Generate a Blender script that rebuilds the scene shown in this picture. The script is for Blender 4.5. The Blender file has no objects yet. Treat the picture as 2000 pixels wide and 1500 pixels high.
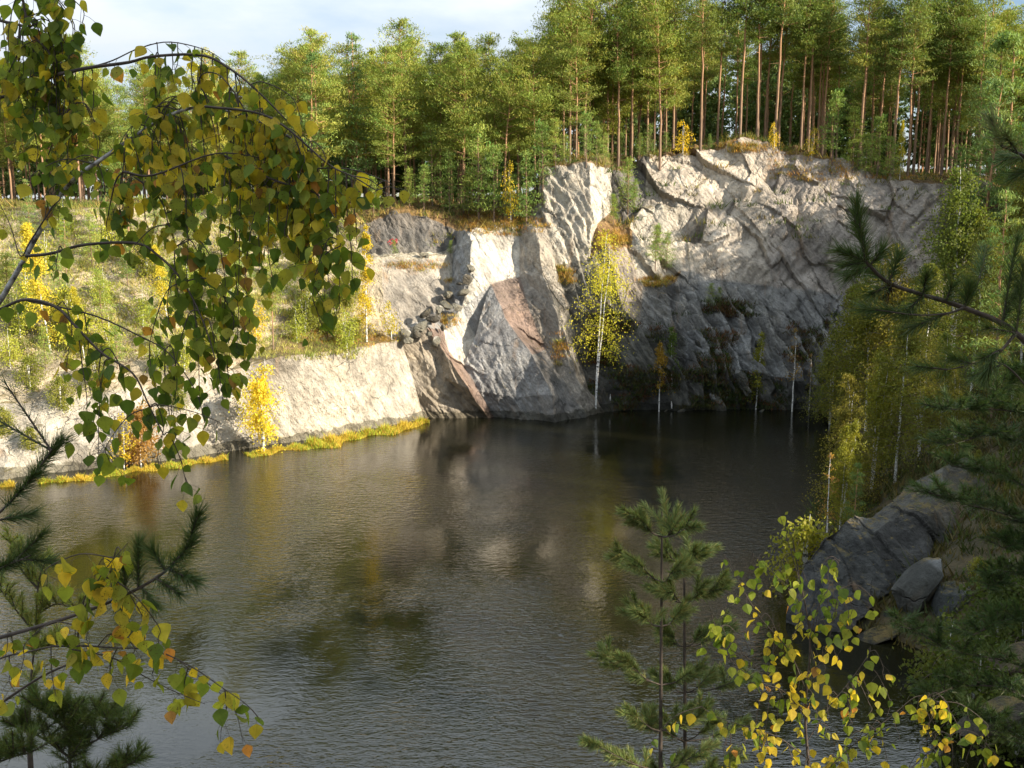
import bpy, math, random
import numpy as np
from mathutils import Vector
from mathutils.bvhtree import BVHTree

S = bpy.context.scene
COL = S.collection
# ------------------------------------------------------------------ camera
F = 1963.0                       # focal length in photo pixels (2000 px wide)
TH = math.radians(9.48)          # the camera looks down by this much
H = 20.0                         # lens height above the water
cam_d = bpy.data.cameras.new('camera'); cam = bpy.data.objects.new('camera', cam_d); COL.objects.link(cam)
cam_d.sensor_width = 36.0; cam_d.lens = 36.0 * F / 2000.0
cam_d.clip_start = 0.05; cam_d.clip_end = 3000
cam.location = (0, 0, H); cam.rotation_euler = (math.radians(90) - TH, 0, 0)
S.camera = cam
# ------------------------------------------------------------------ light
SUN = Vector((0.83, -0.38, 0.40)).normalized()
sun_el = math.asin(SUN.z); sun_az = math.atan2(SUN.x, SUN.y)
sd = bpy.data.lights.new('sun', 'SUN'); so = bpy.data.objects.new('sun', sd); COL.objects.link(so)
sd.energy = 5.0; sd.angle = math.radians(0.5); sd.color = (1.0, 0.90, 0.74)
so.location = (60, -30, 60); so.rotation_euler = SUN.to_track_quat('Z', 'Y').to_euler()
W = bpy.data.worlds.new('World'); S.world = W; W.use_nodes = True
nt = W.node_tree; nt.nodes.clear()
def wn(t, **k):
    n = nt.nodes.new(t)
    for a, b in k.items(): setattr(n, a, b)
    return n
sky = wn('ShaderNodeTexSky', sky_type='NISHITA', sun_disc=False)
sky.sun_elevation = sun_el; sky.sun_rotation = sun_az; sky.altitude = 300; sky.air_density = 1.0; sky.dust_density = 1.0; sky.ozone_density = 1.5
tc = wn('ShaderNodeTexCoord'); mp = wn('ShaderNodeMapping'); mp.inputs['Scale'].default_value = (1.3, 1.3, 4.0)
mp.inputs['Location'].default_value = (0.35, 0.0, 0.2)
nz = wn('ShaderNodeTexNoise'); nz.inputs['Scale'].default_value = 1.6; nz.inputs['Detail'].default_value = 7; nz.inputs['Roughness'].default_value = 0.55
cr = wn('ShaderNodeValToRGB'); cr.color_ramp.elements[0].position = 0.36; cr.color_ramp.elements[1].position = 0.60
mx = wn('ShaderNodeMix', data_type='RGBA'); mx.inputs['B'].default_value = (4.5, 4.7, 5.1, 1)
bg = wn('ShaderNodeBackground'); bg.inputs['Strength'].default_value = 0.066
wo = wn('ShaderNodeOutputWorld')
L = nt.links.new
L(tc.outputs['Generated'], mp.inputs['Vector']); L(mp.outputs['Vector'], nz.inputs['Vector']); L(nz.outputs['Fac'], cr.inputs['Fac'])
L(cr.outputs['Color'], mx.inputs['Factor']); sxz = wn('ShaderNodeSeparateXYZ'); L(tc.outputs['Generated'], sxz.inputs[0])
crr = wn('ShaderNodeValToRGB'); crr.color_ramp.elements[0].position = .10; crr.color_ramp.elements[0].color = (.34, .36, .39, 1); crr.color_ramp.elements[1].position = .55; crr.color_ramp.elements[1].color = (.84, .93, 1, 1)
mul = wn('ShaderNodeMix', data_type='RGBA', blend_type='MULTIPLY'); mul.inputs['Factor'].default_value = 1; mul.inputs['B'].default_value = (13.5, 13.5, 13.5, 1)
L(sxz.outputs['Z'], crr.inputs['Fac']); L(crr.outputs['Color'], mul.inputs['A']); L(mul.outputs['Result'], mx.inputs['B'])
L(sky.outputs['Color'], mx.inputs['A']); L(mx.outputs['Result'], bg.inputs['Color'])
L(bg.outputs['Background'], wo.inputs['Surface'])
S.view_settings.view_transform = 'Standard'; S.view_settings.look = 'None'
S.view_settings.exposure = 1.35; S.view_settings.gamma = 1.0
S.cycles.max_bounces = 6; S.cycles.diffuse_bounces = 3; S.cycles.glossy_bounces = 3; S.cycles.transmission_bounces = 4
S.cycles.transparent_max_bounces = 6; S.cycles.sample_clamp_indirect = 6

# ------------------------------------------------------------------ geometry helpers
def ray(px, py):
    u = (px - 1000) / F; v = (750 - py) / F
    return np.array([u, math.cos(TH) + v * math.sin(TH), -math.sin(TH) + v * math.cos(TH)])
def at(px, py, Y):
    d = ray(px, py); return np.array([0, 0, H]) + d * (Y / d[1])
def wat(px, py, z=-0.4):
    d = ray(px, py); return np.array([0, 0, H]) + d * ((z - H) / d[2])
def lerp(a, b, t): return a + (b - a) * t

def _h(i, j, k, seed):
    n = (i * 73856093) ^ (j * 19349663) ^ (k * 83492791) ^ (seed * 2654435)
    n = n & 0x7fffffff
    n = (n ^ (n >> 13)) * 1274126177 & 0x7fffffff
    n = (n ^ (n >> 16)) & 0xffff
    return n / 65535.0
def vnoise(p, seed=0):
    f = np.floor(p).astype(np.int64); t = p - f; t = t * t * (3 - 2 * t)
    x, y, z = f[:, 0], f[:, 1], f[:, 2]
    r = 0
    for dx in (0, 1):
        wx = t[:, 0] if dx else 1 - t[:, 0]
        for dy in (0, 1):
            wy = t[:, 1] if dy else 1 - t[:, 1]
            for dz in (0, 1):
                wz = t[:, 2] if dz else 1 - t[:, 2]
                r = r + _h(x + dx, y + dy, z + dz, seed) * wx * wy * wz
    return r * 2 - 1
def fbm(p, o=4, seed=0, rough=0.5):
    a = 1.0; r = 0; s = 0
    for k in range(o):
        r = r + vnoise(p * 2 ** k + 17.3 * k, seed + k) * a; s += a; a *= rough
    return r / s
def worley(p, seed=0):
    """nearest-cell random value, its tilt values, and distance difference to the second cell"""
    f = np.floor(p).astype(np.int64)
    d1 = np.full(len(p), 9e9); d2 = d1.copy(); v = np.zeros((len(p), 4))
    for dx in (-1, 0, 1):
        for dy in (-1, 0, 1):
            for dz in (-1, 0, 1):
                c = f + np.array([dx, dy, dz])
                o = np.stack([_h(c[:, 0], c[:, 1], c[:, 2], seed + q) for q in range(3)], 1)
                dv = p - (c + o); d = (dv ** 2).sum(1)
                n = d < d1
                d2 = np.where(n, d1, np.minimum(d2, d)); d1 = np.where(n, d, d1)
                rv = _h(c[:, 0], c[:, 1], c[:, 2], seed + 7)
                new = np.stack([rv, dv[:, 0] * (o[:, 0] - .5), dv[:, 1] * (o[:, 1] - .5), dv[:, 2] * (o[:, 2] - .5)], 1)
                v = np.where(n[:, None], new, v)
    return v, np.sqrt(d2) - np.sqrt(d1)

def link(name, me, parent=None):
    o = bpy.data.objects.new(name, me); COL.objects.link(o)
    if parent is not None: o.parent = parent
    return o
def mesh(name, V, Fc, mats=(), col=None, mi=None, smooth=False):
    """V (n,3); Fc (m,k) array or a list of arrays of different k"""
    me = bpy.data.meshes.new(name)
    V = np.asarray(V, dtype=np.float32)
    Fl = Fc if isinstance(Fc, list) else [Fc]
    Fl = [np.asarray(f, dtype=np.int32) for f in Fl if len(f)]
    nl = sum(f.size for f in Fl); nf = sum(len(f) for f in Fl)
    me.vertices.add(len(V)); me.vertices.foreach_set('co', V.ravel())
    me.loops.add(nl); me.loops.foreach_set('vertex_index', np.concatenate([f.ravel() for f in Fl]))
    me.polygons.add(nf)
    tot = np.concatenate([np.full(len(f), f.shape[1]) for f in Fl]); st = np.concatenate([[0], np.cumsum(tot)[:-1]])
    me.polygons.foreach_set('loop_start', st.astype(np.int32))
    if mi is not None: me.polygons.foreach_set('material_index', np.asarray(mi, dtype=np.int32))
    me.polygons.foreach_set('use_smooth', np.full(nf, smooth))
    if col is not None:
        a = me.color_attributes.new('tint', 'FLOAT_COLOR', 'POINT')
        c = np.ones((len(V), 4), dtype=np.float32); c[:, :3] = col
        a.data.foreach_set('color', c.ravel())
    me.update(calc_edges=True); me.validate()
    for m in mats: me.materials.append(m)
    return me
def tag(o, label=None, cat=None, group=None, kind=None):
    if label: o['label'] = label
    if cat: o['category'] = cat
    if group: o['group'] = group
    if kind: o['kind'] = kind
    return o
def empty(name, loc, label, cat, group=None):
    o = bpy.data.objects.new(name, None); COL.objects.link(o); o.location = loc; o.empty_display_size = 0.3
    return tag(o, label, cat, group)
class MB:
    def __init__(s): s.V = []; s.F = {3: [], 4: []}; s.C = []; s.n = 0
    def add(s, V, Fc, c=(1, 1, 1)):
        V = np.asarray(V, float); Fc = np.asarray(Fc, int)
        s.V.append(V); s.F[Fc.shape[1]].append(Fc + s.n); s.n += len(V)
        c = np.asarray(c, float)
        s.C.append(np.broadcast_to(c, (len(V), 3)) if c.ndim == 1 else c)
    def mesh(s, name, mats, smooth=False):
        Fl = [np.concatenate(s.F[k]) for k in (3, 4) if s.F[k]]
        return mesh(name, np.concatenate(s.V), Fl, mats, np.concatenate(s.C), None, smooth)
    def tube(s, P, R, n=6, c=(1, 1, 1)):
        P = np.asarray(P, float); m = len(P); R = np.broadcast_to(R, (m,)) if np.ndim(R) == 0 else np.asarray(R)
        T = np.gradient(P, axis=0); T /= np.linalg.norm(T, axis=1)[:, None] + 1e-9
        ref = np.array([0.31, 0.17, 0.93]) if abs(T[0, 2]) < .8 else np.array([1., .1, 0])
        A = np.cross(T, ref); A /= np.linalg.norm(A, axis=1)[:, None] + 1e-9; B = np.cross(T, A)
        a = np.arange(n) / n * 2 * math.pi
        V = P[:, None, :] + R[:, None, None] * (np.cos(a)[None, :, None] * A[:, None, :] + np.sin(a)[None, :, None] * B[:, None, :])
        i = np.arange(m - 1)[:, None] * n; j = np.arange(n)[None, :]; k = (j + 1) % n
        Fq = np.stack([i + j, i + k, i + n + k, i + n + j], -1).reshape(-1, 4)
        s.add(V.reshape(-1, 3), Fq, c)
def spline(P, n):
    """smooth resample of a polyline"""
    P = np.asarray(P, float)
    if len(P) < 3: return np.stack([lerp(P[0], P[-1], t) for t in np.linspace(0, 1, n)])
    Q = np.vstack([2 * P[0] - P[1], P, 2 * P[-1] - P[-2]]); out = []
    for t in np.linspace(0, len(P) - 1 - 1e-6, n):
        i = int(t); f = t - i; a, b, c, d = Q[i:i + 4]
        out.append(.5 * (2 * b + (c - a) * f + (2 * a - 5 * b + 4 * c - d) * f * f + (3 * b - 3 * c + d - a) * f ** 3))
    return np.array(out)

# ------------------------------------------------------------------ materials
def mat(name):
    m = bpy.data.materials.new(name); m.use_nodes = True; t = m.node_tree; t.nodes.clear()
    return m, t
def N(t, ty, **k):
    n = t.nodes.new(ty)
    for a, b in k.items():
        if a in n.inputs: n.inputs[a].default_value = b
        else: setattr(n, a, b)
    return n
def ramp(t, fac, stops):
    r = t.nodes.new('ShaderNodeValToRGB'); e = r.color_ramp.elements
    while len(e) < len(stops): e.new(0.5)
    for q, (p, c) in zip(e, stops): q.position = p; q.color = (*c, 1) if len(c) == 3 else c
    t.links.new(fac, r.inputs['Fac']); return r.outputs['Color']
def mixc(t, f, a, b, mode='MIX'):
    m = t.nodes.new('ShaderNodeMix'); m.data_type = 'RGBA'; m.blend_type = mode
    for s, v in ((m.inputs['Factor'], f), (m.inputs['A'], a), (m.inputs['B'], b)):
        if isinstance(v, bpy.types.NodeSocket): t.links.new(v, s)
        elif isinstance(v, (int, float)): s.default_value = v
        else: s.default_value = (*v, 1)
    return m.outputs['Result']
def noise(t, vec, scale, detail=4, rough=.55, dist=0):
    n = N(t, 'ShaderNodeTexNoise', Scale=scale, Detail=detail, Roughness=rough, Distortion=dist)
    t.links.new(vec, n.inputs['Vector']); return n.outputs['Fac']
def mapping(t, vec, scale=(1, 1, 1), rot=(0, 0, 0)):
    n = t.nodes.new('ShaderNodeMapping'); n.inputs['Scale'].default_value = scale; n.inputs['Rotation'].default_value = rot
    t.links.new(vec, n.inputs['Vector']); return n.outputs['Vector']

def rock_mat():
    m, t = mat('weathered_rock'); lk = t.links.new
    co = t.nodes.new('ShaderNodeTexCoord').outputs['Object']
    ti = N(t, 'ShaderNodeVertexColor', layer_name='tint').outputs['Color']
    # streaks run down and to the left on the faces
    sv = mapping(t, mapping(t, co, rot=(0, math.radians(28), 0)), scale=(1.0, 1.0, .22))
    st = noise(t, sv, 1.3, 6, .65); big = noise(t, co, .22, 4, .6); fine = noise(t, co, 3.5, 7, .75); st2 = noise(t, mapping(t, mapping(t, co, rot=(0, math.radians(40), 0)), scale=(1, 1, .16)), 3.6, 4, .6)
    c = mixc(t, 1.0, ti, ramp(t, st, [(.28, (.60, .58, .56)), (.5, (.95, .94, .92)), (.72, (1.28, 1.25, 1.2))]), 'MULTIPLY')
    c = mixc(t, 1.0, c, ramp(t, big, [(.3, (.60, .585, .57)), (.5, (1, 1, 1)), (.7, (1.25, 1.2, 1.12))]), 'MULTIPLY')
    c = mixc(t, 1.0, c, ramp(t, fine, [(.3, (.62, .60, .58)), (.48, (1, 1, 1)), (.7, (1.18, 1.18, 1.18))]), 'MULTIPLY')
    # rusty seep marks
    rs = noise(t, mapping(t, co, scale=(1.1, 1.1, .12)), .55, 4, .6)
    c = mixc(t, ramp(t, rs, [(.60, (0, 0, 0)), (.72, (.45, .45, .45))]), c, (.33, .20, .10))
    # damp dark band just above the lake
    zz = t.nodes.new('ShaderNodeSeparateXYZ'); lk(co, zz.inputs[0]); zn = t.nodes.new('ShaderNodeMath'); zn.operation = 'MULTIPLY_ADD'; lk(noise(t, co, .8, 4), zn.inputs[0]); zn.inputs[1].default_value = -1.3; lk(zz.outputs['Z'], zn.inputs[2])
    c = mixc(t, 1.0, c, ramp(t, zn.outputs[0], [(.0, (.42, .42, .38)), (.10, (.95, .95, .92)), (.3, (1, 1, 1))]), 'MULTIPLY')
    # hairline fractures
    w = N(t, 'ShaderNodeTexVoronoi', feature='DISTANCE_TO_EDGE', Scale=.42)
    wv = t.nodes.new('ShaderNodeVectorMath'); wv.operation = 'ADD'
    nn = N(t, 'ShaderNodeTexNoise', Scale=.8, Detail=3); lk(co, nn.inputs['Vector'])
    lk(mapping(t, mapping(t, co, rot=(0, math.radians(-32), 0)), scale=(1.0, .6, .42)), wv.inputs[0]); lk(nn.outputs['Color'], wv.inputs[1])
    lk(wv.outputs['Vector'], w.inputs['Vector'])
    cr_ = ramp(t, w.outputs['Distance'], [(0, (.8, .8, .8)), (.010, (0, 0, 0))])
    gate = ramp(t, noise(t, co, .35, 3), [(.54, (0, 0, 0)), (.62, (1, 1, 1))])
    ck = mixc(t, 1.0, cr_, gate, 'MULTIPLY')
    c = mixc(t, ck, c, (.07, .065, .06))
    # moss and heath where the stone lies flat
    geo = t.nodes.new('ShaderNodeNewGeometry'); sx = t.nodes.new('ShaderNodeSeparateXYZ'); lk(geo.outputs['Normal'], sx.inputs[0])
    ms = t.nodes.new('ShaderNodeMath'); ms.operation = 'MULTIPLY_ADD'; lk(noise(t, co, 1.6, 5, .7), ms.inputs[0]); ms.inputs[1].default_value = .7
    mss = t.nodes.new('ShaderNodeMath'); mss.operation = 'MULTIPLY'; mss.inputs[1].default_value = .5; lk(ms.outputs[0], mss.inputs[0])
    lk(sx.outputs['Z'], ms.inputs[2])
    mcol = ramp(t, noise(t, co, 2.2, 5, .7), [(.3, (.05, .06, .02)), (.5, (.13, .10, .035)), (.7, (.22, .15, .05))])
    c = mixc(t, ramp(t, mss.outputs[0], [(.60, (0, 0, 0)), (.66, (.85, .85, .85))]), c, mcol)
    b = N(t, 'ShaderNodeBsdfPrincipled', Roughness=.85); b.inputs['Specular IOR Level'].default_value = .25
    lk(c, b.inputs['Base Color'])
    hs = t.nodes.new('ShaderNodeMath'); hs.operation = 'ADD'; lk(st, hs.inputs[0]); lk(fine, hs.inputs[1])
    hs3 = t.nodes.new('ShaderNodeMath'); hs3.operation = 'ADD'; lk(hs.outputs[0], hs3.inputs[0]); lk(st2, hs3.inputs[1])
    hs2 = t.nodes.new('ShaderNodeMath'); hs2.operation = 'SUBTRACT'; lk(hs3.outputs[0], hs2.inputs[0]); lk(ck, hs2.inputs[1])
    bp = N(t, 'ShaderNodeBump', Strength=.9, Distance=.34); lk(hs2.outputs[0], bp.inputs['Height']); lk(bp.outputs['Normal'], b.inputs['Normal'])
    o = t.nodes.new('ShaderNodeOutputMaterial'); lk(b.outputs[0], o.inputs[0]); return m
ROCK = rock_mat()

def ground_mat():
    m, t = mat('forest_floor'); lk = t.links.new
    co = t.nodes.new('ShaderNodeTexCoord').outputs['Object']
    c = ramp(t, noise(t, co, .6, 7, .7), [(.3, (.02, .022, .01)), (.45, (.05, .042, .02)), (.6, (.09, .065, .03)), (.75, (.055, .06, .02))])
    b = N(t, 'ShaderNodeBsdfPrincipled', Roughness=.95); lk(c, b.inputs['Base Color'])
    bp = N(t, 'ShaderNodeBump', Strength=.8, Distance=.2); lk(noise(t, co, 2.5, 6, .7), bp.inputs['Height']); lk(bp.outputs['Normal'], b.inputs['Normal'])
    o = t.nodes.new('ShaderNodeOutputMaterial'); lk(b.outputs[0], o.inputs[0]); return m
GROUND = ground_mat()

def leaf_mat(name, trans=.35, speck=False, rough=.6):
    m, t = mat(name); lk = t.links.new
    ti = N(t, 'ShaderNodeVertexColor', layer_name='tint').outputs['Color']
    c = ti
    if speck:
        co = t.nodes.new('ShaderNodeTexCoord').outputs['Object']
        s1 = ramp(t, noise(t, co, 190, 2, .5), [(.62, (0, 0, 0)), (.68, (1, 1, 1))])
        s2 = ramp(t, noise(t, co, 9, 2, .5), [(.45, (0, 0, 0)), (.6, (1, 1, 1))])
        c = mixc(t, mixc(t, 1, s1, s2, 'MULTIPLY'), c, (.07, .035, .012))
        c = mixc(t, 1.0, c, ramp(t, noise(t, co, 30, 3, .6), [(.3, (.8, .8, .8)), (.7, (1.25, 1.2, 1.1))]), 'MULTIPLY')
    oi = t.nodes.new('ShaderNodeObjectInfo')
    c = mixc(t, 1.0, c, ramp(t, oi.outputs['Random'], [(0, (.80, .86, .85)), (.5, (1, 1, 1)), (1, (1.22, 1.12, .95))]), 'MULTIPLY')
    b = N(t, 'ShaderNodeBsdfPrincipled', Roughness=rough); lk(c, b.inputs['Base Color']); b.inputs['Specular IOR Level'].default_value = .15
    tr = t.nodes.new('ShaderNodeBsdfTranslucent'); lk(mixc(t, 1.0, c, (1.5, 1.5, .7), 'MULTIPLY'), tr.inputs['Color'])
    mxs = N(t, 'ShaderNodeMixShader', Fac=trans); lk(b.outputs[0], mxs.inputs[1]); lk(tr.outputs[0], mxs.inputs[2])
    o = t.nodes.new('ShaderNodeOutputMaterial'); lk(mxs.outputs[0], o.inputs[0]); return m
NEEDLE = leaf_mat('pine_needles', .25); LEAF = leaf_mat('birch_leaves', .4); NEARLEAF = leaf_mat('near_birch_leaves', .5, True, .6)
GRASS = leaf_mat('grass_blades', .3)
NEARNEEDLE = leaf_mat('near_pine_needles', .2, False, .4)

def bark_mat(name, kind):
    m, t = mat(name); lk = t.links.new
    co = t.nodes.new('ShaderNodeTexCoord').outputs['Object']
    if kind == 'pine':
        sx = t.nodes.new('ShaderNodeSeparateXYZ'); lk(co, sx.inputs[0])
        mr = N(t, 'ShaderNodeMapRange'); lk(sx.outputs['Z'], mr.inputs['Value']); mr.inputs['From Max'].default_value = 13
        c = ramp(t, mr.outputs[0], [(0, (.16, .11, .08)), (.35, (.26, .155, .09)), (.75, (.35, .19, .095))])
        c = mixc(t, 1.0, c, ramp(t, noise(t, mapping(t, co, scale=(4, 4, 1)), 1.5, 5, .7), [(.3, (.6, .6, .6)), (.7, (1.35, 1.3, 1.2))]), 'MULTIPLY')
    elif kind == 'birch':
        c = ramp(t, noise(t, mapping(t, co, scale=(1, 1, 3)), 2.5, 4, .6), [(.38, (.06, .05, .045)), (.46, (.55, .53, .49)), (.7, (.72, .70, .66))])
        c = mixc(t, 1.0, c, N(t, 'ShaderNodeVertexColor', layer_name='tint').outputs['Color'], 'MULTIPLY')
    elif kind == 'nearbirch':
        a = noise(t, mapping(t, co, scale=(1, 1, 1), rot=(.3, .7, 0)), 45, 4, .6)
        c = ramp(t, a, [(.36, (.05, .04, .035)), (.5, (.28, .26, .25)), (.7, (.5, .48, .46))])
    else:
        c = ramp(t, noise(t, co, 30, 4, .6), [(.3, (.03, .022, .016)), (.7, (.09, .065, .05))])
    b = N(t, 'ShaderNodeBsdfPrincipled', Roughness=.85); lk(c, b.inputs['Base Color'])
    o = t.nodes.new('ShaderNodeOutputMaterial'); lk(b.outputs[0], o.inputs[0]); return m
BARK = bark_mat('pine_bark', 'pine'); WBARK = bark_mat('birch_bark', 'birch'); NBARK = bark_mat('near_birch_bark', 'nearbirch'); TWIG = bark_mat('twig_bark', 'twig')

def water_mat():
    m, t = mat('lake_water'); lk = t.links.new
    co = t.nodes.new('ShaderNodeTexCoord').outputs['Object']
    b = N(t, 'ShaderNodeBsdfPrincipled', Roughness=.05, IOR=1.52); b.inputs['Base Color'].default_value = (.007, .007, .003, 1)
    v = mapping(t, co, scale=(1.0, 2.0, 1), rot=(0, 0, math.radians(-8)))
    n1 = noise(t, v, 1.5, 2, .5, .3); n2 = noise(t, v, 4.5, 2, .5, .4)
    patch = ramp(t, noise(t, mapping(t, co, scale=(1, .5, 1)), .075, 4, .6), [(.42, (.11, .11, .11)), (.58, (.95, .95, .95))])
    a = t.nodes.new('ShaderNodeMath'); a.operation = 'MULTIPLY_ADD'; lk(n2, a.inputs[0]); a.inputs[1].default_value = .5; lk(n1, a.inputs[2])
    bp = N(t, 'ShaderNodeBump', Distance=.07); lk(patch, bp.inputs['Strength']); lk(a.outputs[0], bp.inputs['Height']); lk(bp.outputs['Normal'], b.inputs['Normal'])
    o = t.nodes.new('ShaderNodeOutputMaterial'); lk(b.outputs[0], o.inputs[0]); return m
WATER = water_mat()

# ------------------------------------------------------------------ setting: water, ground sheet, cliff
wv_ = [(-130, 10, 0), (60, 10, 0), (60, 112, 0), (-130, 112, 0)]
tag(link('water', mesh('water', wv_, np.array([[0, 1, 2, 3]]), [WATER])), kind='structure')

def ip(x, xs, ys): return np.interp(x, xs, ys)
def ground_h(x, y):
    # plateau behind the quarry rim
    plat = ip(x, [-75, -20, -8, 1, 6, 14, 27, 38, 48, 70], [19.3, 19.9, 20.0, 20.4, 23.6, 25.0, 26.6, 24.6, 22.8, 24])
    ys = ip(x, [-90, -75, -50, -30, -8, 5, 14, 45, 52, 70], [98, 104, 109, 113, 115, 115, 119, 113, 108, 100])
    hn = np.where(y > ys - 1.5, plat + .035 * np.maximum(y - ys, 0) - np.maximum(ys - y, 0) * 2, -4)
    hn = hn - np.maximum(y - 190, 0) * .05
    # near bank under the camera
    hb = np.where(y > .6, 18.1 - .84 * (y - .6), 18.1 + .10 * np.minimum(.6 - y, 60))
    # right bank
    xs_ = ip(y, [10, 24, 36, 42, 48, 62, 76, 90, 100], [18, 19, 20, 20, 16, 19.5, 25, 31.5, 33])
    cap = ip(y, [-40, 0, 30, 44, 52, 62, 74, 80, 86, 92, 100], [34, 30, 24, 22, 17, 14, 12, 13, 17, 23, 26])
    hr = np.minimum((x - xs_) * .62, cap)
    # left bank beyond the frame
    hl = np.minimum((-92 - x) * .6, 20)
    h = np.maximum.reduce([hn, hb, hr, hl, np.full_like(x, -4.)])
    P = np.stack([x * .15, y * .15, x * 0], 1)
    return h + fbm(P, 4, 5) * np.where(h > -3, .9, .2) * np.where((np.abs(x) < 8) & (y < 30), .25, 1)
gx = np.concatenate([np.linspace(-1200, -150, 16), np.arange(-148, 120, 1.25), np.linspace(125, 1200, 16)])
gy = np.concatenate([np.linspace(-700, -60, 12), np.arange(-58, 200, 1.25), np.linspace(205, 1800, 16)])
X, Y_ = np.meshgrid(gx, gy); Z = ground_h(X.ravel(), Y_.ravel())
GV = np.stack([X.ravel(), Y_.ravel(), Z], 1); nx = len(gx)
i, j = np.meshgrid(np.arange(nx - 1), np.arange(len(gy) - 1)); k = (j * nx + i).ravel()
GF = np.stack([k, k + 1, k + nx + 1, k + nx], 1)
tag(link('ground', mesh('ground', GV, GF, [GROUND], smooth=True)), kind='structure')

# cliff: measured corner points (photo column, photo row, distance) and a colour per face
m_, b_, t_, s_, g_ = 'mbtsg'
P = {}
def pt(n, px, py, Y=None, k='m'):
    P[n] = (wat(px, py) if Y is None else at(px, py, Y), k)
for a in [('wb0', -300, 985), ('wb1', 0, 948), ('wb2', 300, 912), ('wb3', 550, 876), ('wb4', 700, 850), ('wb5', 830, 824),
          ('b2', 958, 823), ('b2r', 968, 821), ('b3', 1085, 831), ('b4', 1150, 820), ('b4b', 1162, 815), ('b5', 1185, 811),
          ('Z0', 1250, 807), ('Z1', 1350, 809), ('Z2', 1450, 806), ('Z3', 1530, 808), ('Z4', 1640, 809), ('Z5', 1760, 812)]: pt(*a)
for a in [('wt0', -300, 830, 74), ('wt1', 0, 790, 80), ('wt2', 300, 760, 84), ('wtb', 440, 727, 86), ('wt3', 545, 695, 87.5), ('wt4', 700, 680, 93), ('wt5', 785, 665, 98.5),
          ('s0', -300, 600, 86), ('s1', 0, 590, 90), ('s2', 300, 580, 95), ('s3', 545, 585, 98.5), ('s4', 690, 590, 101), ('t3', 545, 655, 94), ('t4', 640, 663, 96.5),
          ('u0', -300, 500, 92), ('u1', 0, 500, 97), ('u2', 300, 500, 101), ('u3', 545, 505, 103.5), ('u4', 690, 504, 104), ('u5', 745, 506, 104.8), ('u6', 830, 507, 105.8), ('u7', 868, 504, 106.6),
          ('r0', -300, 420, 98), ('r1', 0, 410, 103), ('r2', 300, 405, 107), ('r3', 545, 408, 110), ('k0', -300, 400, 108), ('k1', 0, 392, 114), ('k2', 300, 388, 119), ('k3', 545, 386, 121)]: pt(*a, 'g')
for a in [('pb3', 545, 497, 106), ('pb4', 700, 495, 106.5), ('pb5', 865, 494, 108), ('pb6', 890, 478, 109), ('d4', 702, 436, 107.8), ('d5', 765, 418, 108.6), ('d6', 835, 422, 109.6), ('d7', 893, 452, 109.9),
          ('k4', 700, 398, 117), ('k5', 770, 388, 119), ('k6', 850, 384, 119), ('k7', 920, 408, 114), ('f2', 750, 655, 98.8), ('e1', 880, 560, 105.5), ('e2', 868, 600, 103.3), ('e3', 800, 635, 100.4),
          ('g0', 835, 640, 98.9), ('g1', 880, 705, 97.8), ('g2', 915, 760, 97.3), ('h0', 868, 640, 100.9), ('h1', 875, 690, 100.4), ('h2', 907, 714, 100.0), ('h3', 935, 764, 98.8),
          ('v0', 918, 452, 107), ('v1', 922, 500, 104.6), ('v2', 915, 560, 103.1), ('n0', 900, 605, 102.6), ('v3', 990, 436, 108.5), ('v4', 1015, 445, 108.3), ('c0', 1015, 540, 105.6)]: pt(*a, 'm')
for a in [('n1', 927, 655, 103.2), ('a0', 960, 555, 103.9), ('a1', 985, 620, 101), ('a2', 1040, 692, 98.4), ('a3', 1077, 770, 96.4)]: pt(*a, 's')
for a in [('c1', 1035, 610, 103.2), ('c2', 1065, 685, 101.8), ('c3', 1095, 738, 100.6), ('c4', 1125, 785, 99.6), ('m0', 1050, 455, 106.2), ('m1', 1060, 530, 103.7), ('m2', 1085, 600, 102.2), ('m3', 1110, 680, 101), ('m4', 1135, 755, 100),
          ('q0', 1070, 450, 107), ('q1', 1085, 520, 106), ('q2', 1110, 600, 105), ('q3', 1130, 690, 104), ('q4', 1150, 760, 102.5),
          ('U0', 1060, 332, 108.5), ('U1', 1150, 316, 107.5), ('U2', 1155, 430, 106.2), ('U3', 1150, 505, 105.6), ('U4', 1192, 335, 112), ('U5', 1192, 412, 111.5), ('U6', 1165, 440, 107.5),
          ('k8', 1060, 385, 113), ('K9', 1060, 316, 117), ('Ka', 1190, 303, 118), ('GB2', 1215, 445, 110),
          ('S1', 1185, 478, 105.8), ('S0', 1235, 482, 107), ('L0', 1255, 560, 105), ('T2', 1250, 640, 103.8), ('T3', 1215, 600, 103), ('T4', 1200, 540, 104.2), ('T5', 1225, 700, 102.8)]: pt(*a, 'm')
for a in [('R0', 1262, 312, 114.5), ('R1', 1340, 296, 114), ('R2', 1400, 290, 113.5), ('R3', 1445, 277, 113), ('R4', 1500, 286, 113), ('R5', 1565, 306, 112.5), ('R6', 1625, 325, 112), ('R7', 1700, 346, 111), ('R8', 1765, 352, 110), ('R9', 1830, 352, 109),
          ('M0', 1262, 400, 111.6), ('M1', 1345, 400, 111), ('M2', 1420, 400, 110.5), ('M3', 1500, 410, 110), ('M4', 1600, 420, 109.7), ('M5', 1700, 430, 109), ('M6', 1830, 440, 107), ('J0', 1232, 435, 109),
          ('Nn1', 1325, 535, 108.4), ('Nn2', 1400, 545, 108), ('Nn3', 1500, 560, 107.6), ('Nn4', 1600, 570, 107.5), ('Nn5', 1700, 580, 106), ('Nn6', 1830, 600, 104)]: pt(*a, 'b')
for a in [('Ra', 1960, 372, 112), ('Ma', 1960, 450, 110), ('Na', 1960, 610, 106), ('Rb', 1960, 350, 121)]: pt(*a, 'b')
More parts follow.
